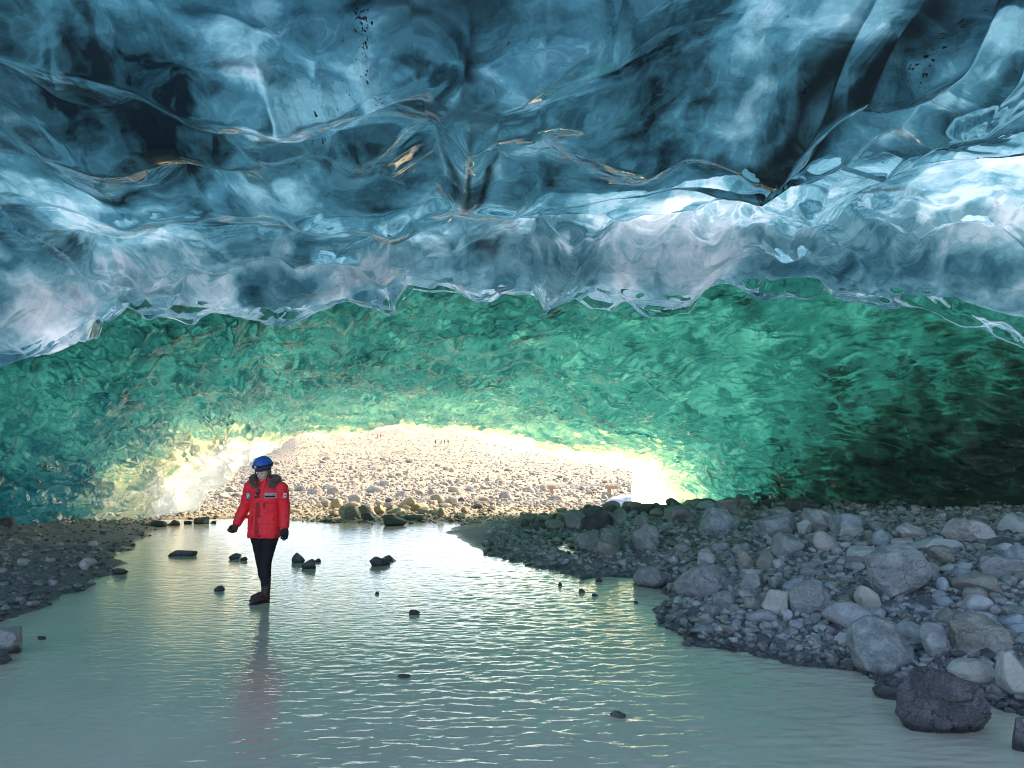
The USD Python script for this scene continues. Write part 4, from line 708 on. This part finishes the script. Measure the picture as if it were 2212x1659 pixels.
elL, elR = np.array([PX(255), 0.03, PZ(640)]), np.array([PX(662), 0.03, PZ(655)])
wrL, wrR = np.array([PX(212), -0.06, PZ(800)]), np.array([PX(688), -0.03, PZ(835)])
HEADC = np.array([-0.014, -0.05, 1.552])
def rotm(rx, ry, rz):
    return trimesh.transformations.euler_matrix(math.radians(rx), math.radians(ry), math.radians(rz))[:3, :3]
HR = rotm(13, -3, -9)                                        # chin down, a little to her right
def hd(p): return np.asarray(p, float) @ HR.T + HEADC
def headshape():
    m = ICO[5]; u = np.array(m.vertices); v = u * [0.074, 0.094, 0.112]
    x, y, z = v.T.copy()
    jaw = sstep(0.0, -0.11, z); v[:, 0] *= 1 - 0.36 * jaw; v[:, 1] += np.where(y < 0, -0.012, 0.035) * jaw
    front = sstep(-0.02, -0.075, y)
    g = lambda cx, cz, sx_, sz_: np.exp(-((x - cx) / sx_) ** 2 - ((z - cz) / sz_) ** 2) * front
    v[:, 1] -= 0.020 * g(0, -0.030, .010, .016) + 0.010 * g(0, -0.008, .009, .022)          # nose
    v[:, 1] -= 0.006 * g(0, -0.066, .022, .008) + 0.007 * g(0, -0.098, .022, .014)          # mouth, chin
    for s in (-1, 1):
        v[:, 1] += 0.009 * g(s * .030, .004, .015, .011); v[:, 1] -= 0.006 * g(s * .040, -.035, .018, .018) + 0.004 * g(s * .03, .025, .02, .008)
    return v, np.array(m.faces)
hv_, hf_ = headshape()
core = chain([((0, 0.03, 1.40), .055), (HEADC + [0, .02, -.05], .055)]) + chain([((0, .01, .88), .115), ((0, .01, 1.10), .11), ((0, .01, 1.30), .125), ((0, .02, 1.38), .07)])
for sh, el, wr in ((shL, elL, wrL), (shR, elR, wrR)): core += chain([((0, .01, 1.33), .09), (sh, .06), (el, .042), (wr, .03), (wr + (wr - el) * .25, .026)])
for hp, kn, an in ((hipL, kneeL, ankL), (hipR, kneeR, ankR)): core += chain([((0, .02, .90), .10), (hp, .085), (kn, .055), (an, .04)])
hm = m3.Manifold(m3.Mesh(np.ascontiguousarray(hd(hv_), np.float32), np.ascontiguousarray(hf_, np.uint32)))
both = core + hm; mm = both.to_mesh()
p = obj('body', (mm.vert_properties[:, :3], mm.tri_verts), SKIN, person, smooth=60)
body = p
for s in (-1, 1):
    e = np.array(ICO[3].vertices) * [0.0135, 0.006, 0.0045] + [s * .030, -.0825, -.001]
    obj('eye', (hd(e), np.array(ICO[3].faces)), EYE, person)
    br = hullm(*[ball((s * (.014 + .034 * t), -.0925 + .012 * t * t, .022 + .006 * math.sin(t * 2.6)), .0028) for t in (0, .5, 1)])
    mm = br.to_mesh(); obj('eyebrow', (hd(mm.vert_properties[:, :3]), mm.tri_verts), BROW, person)
l = np.array(ICO[3].vertices) * [0.022, 0.006, 0.006] + [0, -.0885, -.066]
obj('lips', (hd(l), np.array(ICO[3].faces)), LIP, person)
# jacket: lofted torso and two sleeves in one
rings = [(0.765, 0.188, 0.135, -0.006), (0.80, 0.192, 0.138, -0.006), (0.95, 0.190, 0.135, -0.004), (1.02, 0.180, 0.126, -0.004), (1.10, 0.176, 0.128, -0.004), (1.22, 0.180, 0.134, 0.0), (1.32, 0.19, 0.125, 0.004), (1.385, 0.150, 0.105, 0.006), (1.43, 0.095, 0.09, 0.0), (1.465, 0.085, 0.085, -0.004)]
tor = m3.Manifold(); a_ = np.linspace(0, 2 * PI, 40, endpoint=False)
def ring(r): z, rx, ry, cx = r; return np.stack([cx + rx * np.sign(np.cos(a_)) * np.abs(np.cos(a_)) ** .8, 0.01 + ry * np.sin(a_), np.full(40, z)], 1)
for a, b in zip(rings[:-1], rings[1:]): tor += hullm(ring(a), ring(b))
slv = m3.Manifold()
for sh, el, wr in ((shL, elL, wrL), (shR, elR, wrR)): slv += chain([(sh, .082), (lerp(sh, el, .5), .071), (el, .062), (lerp(el, wr, .55), .056), (wr, .048)])
v, f = skinof(tor + slv, 0.011, 16)
v = wrinkle(v, f, 0.016, 9, 3, (1, 1, 1.9)); v = wrinkle(v, f, 0.006, 24, 5, (.7, 1, 1.6))
jacket = obj('jacket', (v, f), RED, person, smooth=60); JT = trimesh.Trimesh(v, f, process=False)
def on_front(x, z, lift=0.004):
    loc, _, _ = JT.ray.intersects_location([[x, -1.0, z]], [[0, 1, 0]])
    return (loc[:, 1].min() if len(loc) else -0.13) - lift
def decal(poly_xz, thick_glow_=0.006, lift=0.003, n=7):
    """a patch of cloth that follows the front of the jacket: outline (x, z)"""
    P = Polygon(poly_xz); x0, z0, x1, z1 = P.bounds
    m = trimesh.creation.extrude_polygon(P, thick_glow_, engine='earcut'); 
    for _ in range(3): m = m.subdivide() if len(m.faces) < 900 else m
    q = np.array(m.vertices); y = np.array([on_front(cx, cz, lift) for cx, cz in q[:, :2]])
    return np.stack([q[:, 0], y - q[:, 2], q[:, 1]], 1), np.array(m.faces)[:, ::-1]
def rect(cx0, cy0, cx1, cy1, rnd=0.004):
    return list(Polygon([(PX(cx0), PZ(cy1)), (PX(cx1), PZ(cy1)), (PX(cx1), PZ(cy0)), (PX(cx0), PZ(cy0))]).buffer(-rnd).buffer(rnd).exterior.coords)[:-1]
obj('zip_placket', decal(rect(420, 470, 455, 930), 0.008), REDD, jacket)
obj('pocket_flap', decal([(PX(308), PZ(735)), (PX(385), PZ(738)), (PX(372), PZ(820)), (PX(318), PZ(812))], 0.012), RED, jacket); obj('pocket_flap', decal([(PX(446), PZ(752)), (PX(615), PZ(745)), (PX(612), PZ(808)), (PX(455), PZ(815))], 0.012), RED, jacket)
obj('hem', decal(rect(306, 916, 616, 938), 0.008), REDD, jacket); obj('waist_seam', decal(rect(312, 728, 612, 738), 0.006), REDD, jacket)
obj('chest_pocket', decal(rect(494, 600, 512, 655), 0.006), REDD, jacket)
cc = np.array([PX(320), PZ(537)])
circ = lambda r, k=1.28: [(cc[0] + r * math.cos(t), cc[1] + r * k * math.sin(t)) for t in np.linspace(0, 2 * PI, 28, endpoint=False)]
b1 = obj('round_badge', decal(circ(.031)), NAVY, jacket); tag(b1, 'round navy and white badge on the chest')
rg = Polygon(circ(.027)).difference(Polygon(circ(.0225)))
obj('badge_ring', decal_ := (lambda m: m)(decal(list(Polygon(circ(.027)).exterior.coords)[:-1], 0.008)), WHITE, b1); obj('badge_field', decal(circ(.0225), 0.010), NAVY, b1)
obj('badge_emblem', decal([(cc[0] + a, cc[1] + b) for a, b in ((-.013, -.02), (-.004, -.022), (-.002, .0), (.003, .004), (.004, -.022), (.012, -.02), (.013, .012), (.004, .02), (-.007, .018), (-.012, .006))], 0.012), WHITE, b1)
pt = obj('name_patch', decal(rect(506, 507, 607, 556), 0.006), WHITE, jacket); tag(pt, 'black patch with white border and lettering ANTARCTIC')
obj('patch_field', decal(rect(509, 511, 604, 552), 0.008), BLK, pt)
def letters(text, h, cx0, cy, lift, mat, parent, name='lettering'):
    t = meshkit.text_mesh(text, h, 0.0015, bold=True); q = np.array(t.vertices); 
    x = PX(cx0) + q[:, 0]; z = PZ(cy) + q[:, 1]
    ux = np.linspace(x.min(), x.max(), 12); yy = np.interp(x, ux, [on_front(a, z.mean(), lift) for a in ux])
    obj(name, (np.stack([x, yy - q[:, 2], z], 1), np.array(t.faces)[:, ::-1]), mat, parent, smooth=False)
letters('ANTARCTIC', 0.0150, 514, 528, 0.013, WHITE, pt)
obj('patch_line', decal(rect(512, 532, 602, 534, 0.0005), 0.010), WHITE, pt)
ap = trimesh.creation.box((0.036, 0.006, 0.052)); ap.apply_transform(trimesh.transformations.rotation_matrix(math.radians(32), [0, 0, 1])); ap.apply_translation((PX(690), -0.058, PZ(530)))
ar = obj('sleeve_patch', ap, WHITE, jacket, smooth=False)
for i, dx in enumerate((-0.010, 0.0, 0.010)):
    q = trimesh.creation.box((0.006, 0.006, 0.026 if i != 1 else 0.012)); q.apply_translation((dx, -0.003, 0)); q.apply_transform(trimesh.transformations.rotation_matrix(math.radians(32), [0, 0, 1])); q.apply_translation((PX(690), -0.058, PZ(530))); obj('sleeve_patch_mark', q, CRIM, ar, smooth=False)
ep = hullm(ball((0.125, -.055, 1.405), .012), ball((0.205, -.05, 1.372), .012), ball((0.115, .01, 1.425), .012), ball((0.20, .015, 1.388), .012)); mm = ep.to_mesh()
ep = obj('shoulder_strap', (mm.vert_properties[:, :3], mm.tri_verts), RED, jacket, smooth=40)
for dx, dz in ((0.165, 1.407), (0.187, 1.396)):
    q = hullm(ball((dx - .012, -.060, dz - .012), .006), ball((dx + .014, -.045, dz + .003), .006)); mm = q.to_mesh(); obj('rank_bar', (mm.vert_properties[:, :3], mm.tri_verts), STRAP, ep)
lap = hullm(ball((0.0, -.10, 1.40), .012), ball((0.035, -.095, 1.44), .010), ball((0.02, -.118, 1.33), .008)); mm = lap.to_mesh(); obj('open_collar_flap', (mm.vert_properties[:, :3], mm.tri_verts), RED, jacket, smooth=40)
# fur collar: a ruff on both sides of the face, with hairs
pts = [(-0.135 + 0.0, -.045, 1.455), (-0.15, -.02, 1.49), (-0.12, .03, 1.50), (-0.05, .09, 1.50), (0.05, .095, 1.49), (0.115, .04, 1.485), (0.135, -.02, 1.455), (0.105, -.075, 1.425)]
fr = m3.Manifold(); rad = [.05, .052, .05, .045, .045, .05, .056, .050]
for a, b, ra, rb in zip(pts[:-1], pts[1:], rad[:-1], rad[1:]): fr += hullm(ball(a, ra), ball(b, rb))
fr += hullm(ball(pts[0], .048), ball((-0.085, -.085, 1.405), .036))
fr = fr.translate((0, 0.012, -0.022)); v, f = skinof(fr, 0.012, 8); v = wrinkle(v, f, 0.02, 30, 7)
fur = obj('fur_collar', (v, f), FUR, person)
ft = trimesh.Trimesh(v, f, process=False); r = np.random.default_rng(5); sp_, fi = trimesh.sample.sample_surface(ft, 1500, seed=5)
nn = ft.face_normals[fi]; d = nn + r.normal(0, .45, nn.shape); d /= np.linalg.norm(d, axis=1, keepdims=True); ln = r.uniform(.012, .03, (len(d), 1))
cv = np.stack([sp_, sp_ + d * ln * .5, sp_ + d * ln + [0, 0, -.005]], 1).reshape(-1, 3)
bc = UsdGeom.BasisCurves.Define(stage, path_for('fur_hairs', fur)); bc.CreateTypeAttr('linear'); bc.CreateCurveVertexCountsAttr(Vt.IntArray([3] * len(d))); bc.CreatePointsAttr(Vt.Vec3fArray.FromNumpy(cv.astype(np.float32))); bc.CreateWidthsAttr(Vt.FloatArray([.0022, .0016, .0006] * len(d))); bc.SetWidthsInterpolation('vertex')
UsdShade.MaterialBindingAPI.Apply(bc.GetPrim()).Bind(FUR); tag(bc, kind='stuff')
# beanie, helmet, headlamp
m = ICO[4]; u = np.array(m.vertices)
bv = u * [0.083, 0.104, 0.118] + [0, .006, .004]; keep = (bv[:, 2] > 0.030) | (bv[:, 1] > 0.00 + 0.0 * bv[:, 2]) & (bv[:, 2] > -0.085)
fk = np.array(m.faces)[keep[np.array(m.faces)].all(1)]
tb = trimesh.Trimesh(hd(bv), fk, process=True); tb.remove_unreferenced_vertices(); obj('beanie', (np.array(tb.vertices), np.array(tb.faces)), BEANIE, person)
obj('beanie_band', (lambda mm: (hd(mm.vertices), np.array(mm.faces)))(trimesh.creation.torus(0.084, 0.008, 48, 10).apply_transform(np.diag([0.98, 1.2, 1.6, 1])).apply_translation((0, .006, .036))), BEANIE, person)
hvx = u * [0.117, 0.138, 0.132]; hvx = hvx[:, :] + 0; low = hvx[:, 2] < -0.004; hvx[low, 2] = -0.004 - 0.02 * sstep(-0.05, 0.1, hvx[low, 1]); hvx[low, :2] *= 0.985
hvx *= 1 + 0.02 * np.exp(-((np.abs(u[:, 0]) - 0.45) / 0.07) ** 2)[:, None] * (u[:, 2] > 0.2)[:, None]
HO = np.array([0, .008, .066])
helmet = obj('helmet', (hd(hvx + HO), np.array(m.faces)), HELM, person); tag(helmet, 'shiny blue helmet with a headlamp strapped round it')
tor_ = trimesh.creation.torus(0.1185, 0.004, 60, 8); tor_.apply_transform(np.diag([1.0, 1.175, 3.2, 1])); tor_.apply_translation(HO + [0, 0, .022])
obj('lamp_strap', (hd(tor_.vertices), np.array(tor_.faces)), STRAP, helmet)
lb = hullm(ball(HO + [-.024, -.144, .026], .012), ball(HO + [.024, -.144, .026], .012), ball(HO + [0, -.144, .038], .012)); mm = lb.to_mesh(); hl = obj('headlamp', (hd(mm.vert_properties[:, :3]), mm.tri_verts), STRAP, helmet, smooth=40)
ln_ = trimesh.creation.cylinder(0.016, 0.02, sections=28); ln_.apply_transform(rotm4 := trimesh.transformations.rotation_matrix(PI / 2, [1, 0, 0])); ln_.apply_translation(HO + [-.004, -.156, .028]); obj('lamp_lens', (hd(ln_.vertices), np.array(ln_.faces)), LAMP, hl, smooth=40)
for s in (-1, 1):
    q = hullm(ball((s * .088, -.03, .07), .006), ball((s * .086, -.035, -.01), .005)) + hullm(ball((s * .086, -.035, -.01), .005), ball((s * .055, -.06, -.105), .005)); mm = q.to_mesh(); obj('chin_strap', (hd(mm.vert_properties[:, :3]), mm.tri_verts), STRAP, helmet, smooth=40)
# trousers
tr = m3.Manifold()
for hp, kn, an in ((hipL, kneeL, ankL), (hipR, kneeR, ankR)): tr += chain([((0, .01, .90), .13), (hp + [0, 0, -.05], .098), (lerp(hp, kn, .5), .085), (kn, .066), (lerp(kn, an, .45), .058), (an + [0, 0, .12], .050)])
v, f = skinof(tr, 0.012, 14); v = wrinkle(v, f, 0.010, 14, 9, (1, 1, 1.5)); obj('trousers', (v, f), BLACKC, person, smooth=60)
# boots
for an, dirx in ((ankL, (-0.115, -0.085)), (ankR, (-0.085, -0.15))):
    toe = np.array([an[0] + dirx[0], an[1] + dirx[1], .035]); z0 = 0.028
    bt = chain([(an + [.003, .005, .135], .054), (an + [.003, .0, .03], .050), (np.array([an[0], an[1] + .01, z0 + .02]), .050)]) + hullm(ball((an[0] + .003, an[1], z0 + .035), .047), ball(lerp(an * [1, 1, 0], toe * [1, 1, 0], .55) + [0, 0, z0 + .025], .040), ball(toe + [0, 0, 0], .032))
    bt = bt.trim_by_plane((0, 0, 1), 0.0); v, f = skinof(bt, .012, 8); v = wrinkle(v, f, .006, 20, 4); bo = obj('boot', (v, f), BOOT, person, smooth=60)
    cuff = trimesh.creation.torus(0.050, 0.009, 36, 10); cuff.apply_translation(an + [.003, .005, .185]); obj('boot_cuff', cuff, BOOTR, bo)
    sl = hullm(*[np.vstack([ball(c, .05) * [1, 1, 0] + [0, 0, zz_] for zz_ in (-.03, .012)]) for c in ((an[0] + .003, an[1] + .01, 0), (toe[0], toe[1], 0))]); mm = sl.to_mesh(); obj('sole', (mm.vert_properties[:, :3], mm.tri_verts), SOLE, bo, smooth=40)
# gloves: palm, five fingers curled
def glove(wr, el, mat, curl, label, side):
    ax = wr - el; ax /= np.linalg.norm(ax); fwd = np.array([-0.25 * side, -1.0, 0.0]); fwd -= ax * (fwd @ ax); fwd /= np.linalg.norm(fwd); lat = np.cross(ax, fwd)
    P = lambda a, b, c: wr + ax * a + fwd * b + lat * c
    g = chain([(P(-.035, 0, 0), .052), (P(.015, 0, 0), .043), (P(.035, 0, 0), .036)]) + hullm(*[ball(P(a, 0.004, c), .021) for a, c in ((.045, -.022), (.045, .022), (.105, -.030), (.105, .032))])
    for i, (c, L) in enumerate(((-.031, .9), (-.010, 1.0), (.011, .95), (.032, .78))):
        p0 = P(.105, 0.004, c); a1, a2, a3 = curl, curl * 2.0, curl * 2.9; q = [p0]
        for an_, ll in ((a1, .042), (a2, .028), (a3, .022)): q.append(q[-1] + (ax * math.cos(an_) + fwd * math.sin(an_)) * ll * L)
        g += chain([(q[0], .0135), (q[1], .013), (q[2], .012), (q[3], .010)])
    s_ = side
    g += chain([(P(.05, .01, s_ * .030), .017), (P(.08, .035, s_ * .040), .015), (P(.105, .052, s_ * .026), .012)])
    v, f = skinof(g, .007, 6); q = obj('glove', (v, f), mat, person, smooth=60); tag(q, label); return P
glove(wrL, elL, GLOVEB, 0.75, 'brown glove closed into a loose fist', 1)
Pg = glove(wrR, elR, GLOVE, 0.42, 'black glove holding a small white thing', -1)
# sunglasses hanging from the neck of the jacket
gx, gz = PX(428), PZ(520)
sg = thing('sunglasses'); sg.GetAttribute('xformOp:translate').Set(Gf.Vec3d(float(foot[0]), float(foot[1]), 0)); UsdGeom.Xformable(sg).AddRotateZOp().Set(-5.0); tag(sg, 'dark sunglasses hanging from the front of the red parka', 'sunglasses')
for dz, dx in ((0.028, 0.006), (-0.022, -0.008)):
    q = np.array(ICO[3].vertices) * [.020, .006, .025] + [gx + dx, on_front(gx, gz + dz, .02), gz + dz]; obj('lens', (q, np.array(ICO[3].faces)), LENS, sg)
yb = on_front(gx, gz + .06, .018)
q = chain([((gx + .004, yb, gz + .05), .004), ((gx + .022, yb + .01, gz + .115), .004), ((gx + .03, yb + .03, gz + .14), .004)]) + chain([((gx, yb, gz + .01), .004), ((gx + .004, yb, gz + .05), .005)]); mm = q.to_mesh(); obj('temple', (mm.vert_properties[:, :3], mm.tri_verts), LENS, sg, smooth=40)
hp_ = Pg(.155, .03, 0.0); q = hullm(ball(hp_ + [-.03, -.006, .012], .006), ball(hp_ + [.022, -.006, -.012], .006), ball(hp_ + [-.012, .0, -.026], .006)); mm = q.to_mesh()
cl = thing('paper_tissue'); cl.GetAttribute('xformOp:translate').Set(Gf.Vec3d(float(foot[0]), float(foot[1]), 0)); UsdGeom.Xformable(cl).AddRotateZOp().Set(-5.0); tag(cl, 'small white crumpled thing held in the black glove', 'tissue'); obj('crumpled_sheet', (mm.vert_properties[:, :3], mm.tri_verts), WHITE, cl, smooth=20)

# ------------------------------------------------------------------ far people on the moraine, planks, ice skirt
ORANGE = plain('orange_jacket', (0.75, 0.10, 0.02), 0.7); DARKJ = plain('dark_jacket', (0.03, 0.03, 0.05), 0.7); VIOLET = plain('violet_jacket', (0.12, 0.05, 0.16), 0.7)
def far_person(px, py, mat, label, seed):
    g = ground_hit(px, py, 30, 470); r = np.random.default_rng(seed)
    t = thing('distant_person', g, (0, 0, float(r.uniform(-60, 60)))); tag(t, label, 'person', 'people far off on the moraine')
    st_ = 0.10 + 0.06 * r.random()
    b = chain([((-.09, -st_, .06), .055), ((-.09, 0, .48), .07), ((-.08, 0, .88), .09), ((0, 0, 1.05), .13)]) + chain([((.09, st_, .06), .055), ((.09, 0, .48), .07), ((.08, 0, .88), .09), ((0, 0, 1.05), .13)])
    b += chain([((0, 0, 1.35), .12), ((0, 0, 1.5), .055), ((0, -.01, 1.62), .10)])
    v, f = skinof(b, .06, 3); obj('body', (v, f), BLACKC, t)
    j = chain([((0, 0, .88), .165), ((0, 0, 1.12), .155), ((0, 0, 1.34), .165)]) + chain([((-.17, 0, 1.36), .085), ((-.26, .02, 1.08), .065), ((-.24, -.1, .86), .05)]) + chain([((.17, 0, 1.36), .085), ((.26, .02, 1.08), .065), ((.24, -.1, .86), .05)])
    v, f = skinof(j, .05, 3); obj('jacket', (v, f), mat, t)
    q = np.array(ICO[2].vertices) * [.115, .13, .10] + [0, .01, 1.68]; obj('hat', (q, np.array(ICO[2].faces)), mat, t)
for i, (px, py, mt, lb) in enumerate([(816, 946, ORANGE, 'left one of the two distant people in orange on the moraine'), (822, 945, ORANGE, 'right one of the two distant people in orange on the moraine'), (941, 959, DARKJ, 'leftmost of four distant dark figures below the dune'),
        (953, 959, VIOLET, 'distant figure in violet second from the left below the dune'), (960, 959, DARKJ, 'third distant dark figure from the left below the dune'), (968, 959, DARKJ, 'rightmost of four distant dark figures below the dune')]): far_person(px, py, mt, lb, i)
WOOD = plain('weathered_wood', (0.42, 0.26, 0.14), 0.8, 0.2, 0.3, 20, 0.25); RAIL = plain('pale_rail', (0.62, 0.55, 0.50), 0.6, 0.4)
def beam(a, b, w, h):
    a, b = np.array(a), np.array(b); d = b - a; L = np.linalg.norm(d); m = trimesh.creation.box((L, w, h)); m.apply_transform(trimesh.transformations.rotation_matrix(math.atan2(d[1], d[0]), [0, 0, 1])); m.apply_translation((a + b) / 2); return m
g1, g2 = ground_hit(1172, 1068), ground_hit(1338, 1069); g2 = at_depth(1338, 1062, g1[1] + .4)
br_ = thing('plank_bridge'); tag(br_, 'pale plank footbridge with two brown boards lying among the stones outside', 'footbridge')
zt = max(g1[2], g2[2]) + .42
obj('rail', beam((g1[0], g1[1], zt), (g2[0], g2[1], zt), .12, .07), RAIL, br_, smooth=False); obj('board', beam((g1[0] + .3, g1[1] - .05, zt - .16), (g1[0] + .75, g1[1] - .05, zt - .16), .2, .2), WOOD, br_, smooth=False); obj('board', beam((g2[0] - .9, g2[1] - .1, zt - .16), (g2[0] - .2, g2[1] - .1, zt - .16), .2, .18), WOOD, br_, smooth=False)
for t in (0.1, .85): q = lerp(np.array([g1[0], g1[1], zt - .45]), np.array([g2[0], g2[1], zt - .45]), t); obj('prop', beam(q, q + [.18, 0, 0], .18, .7), WOOD, br_, smooth=False)
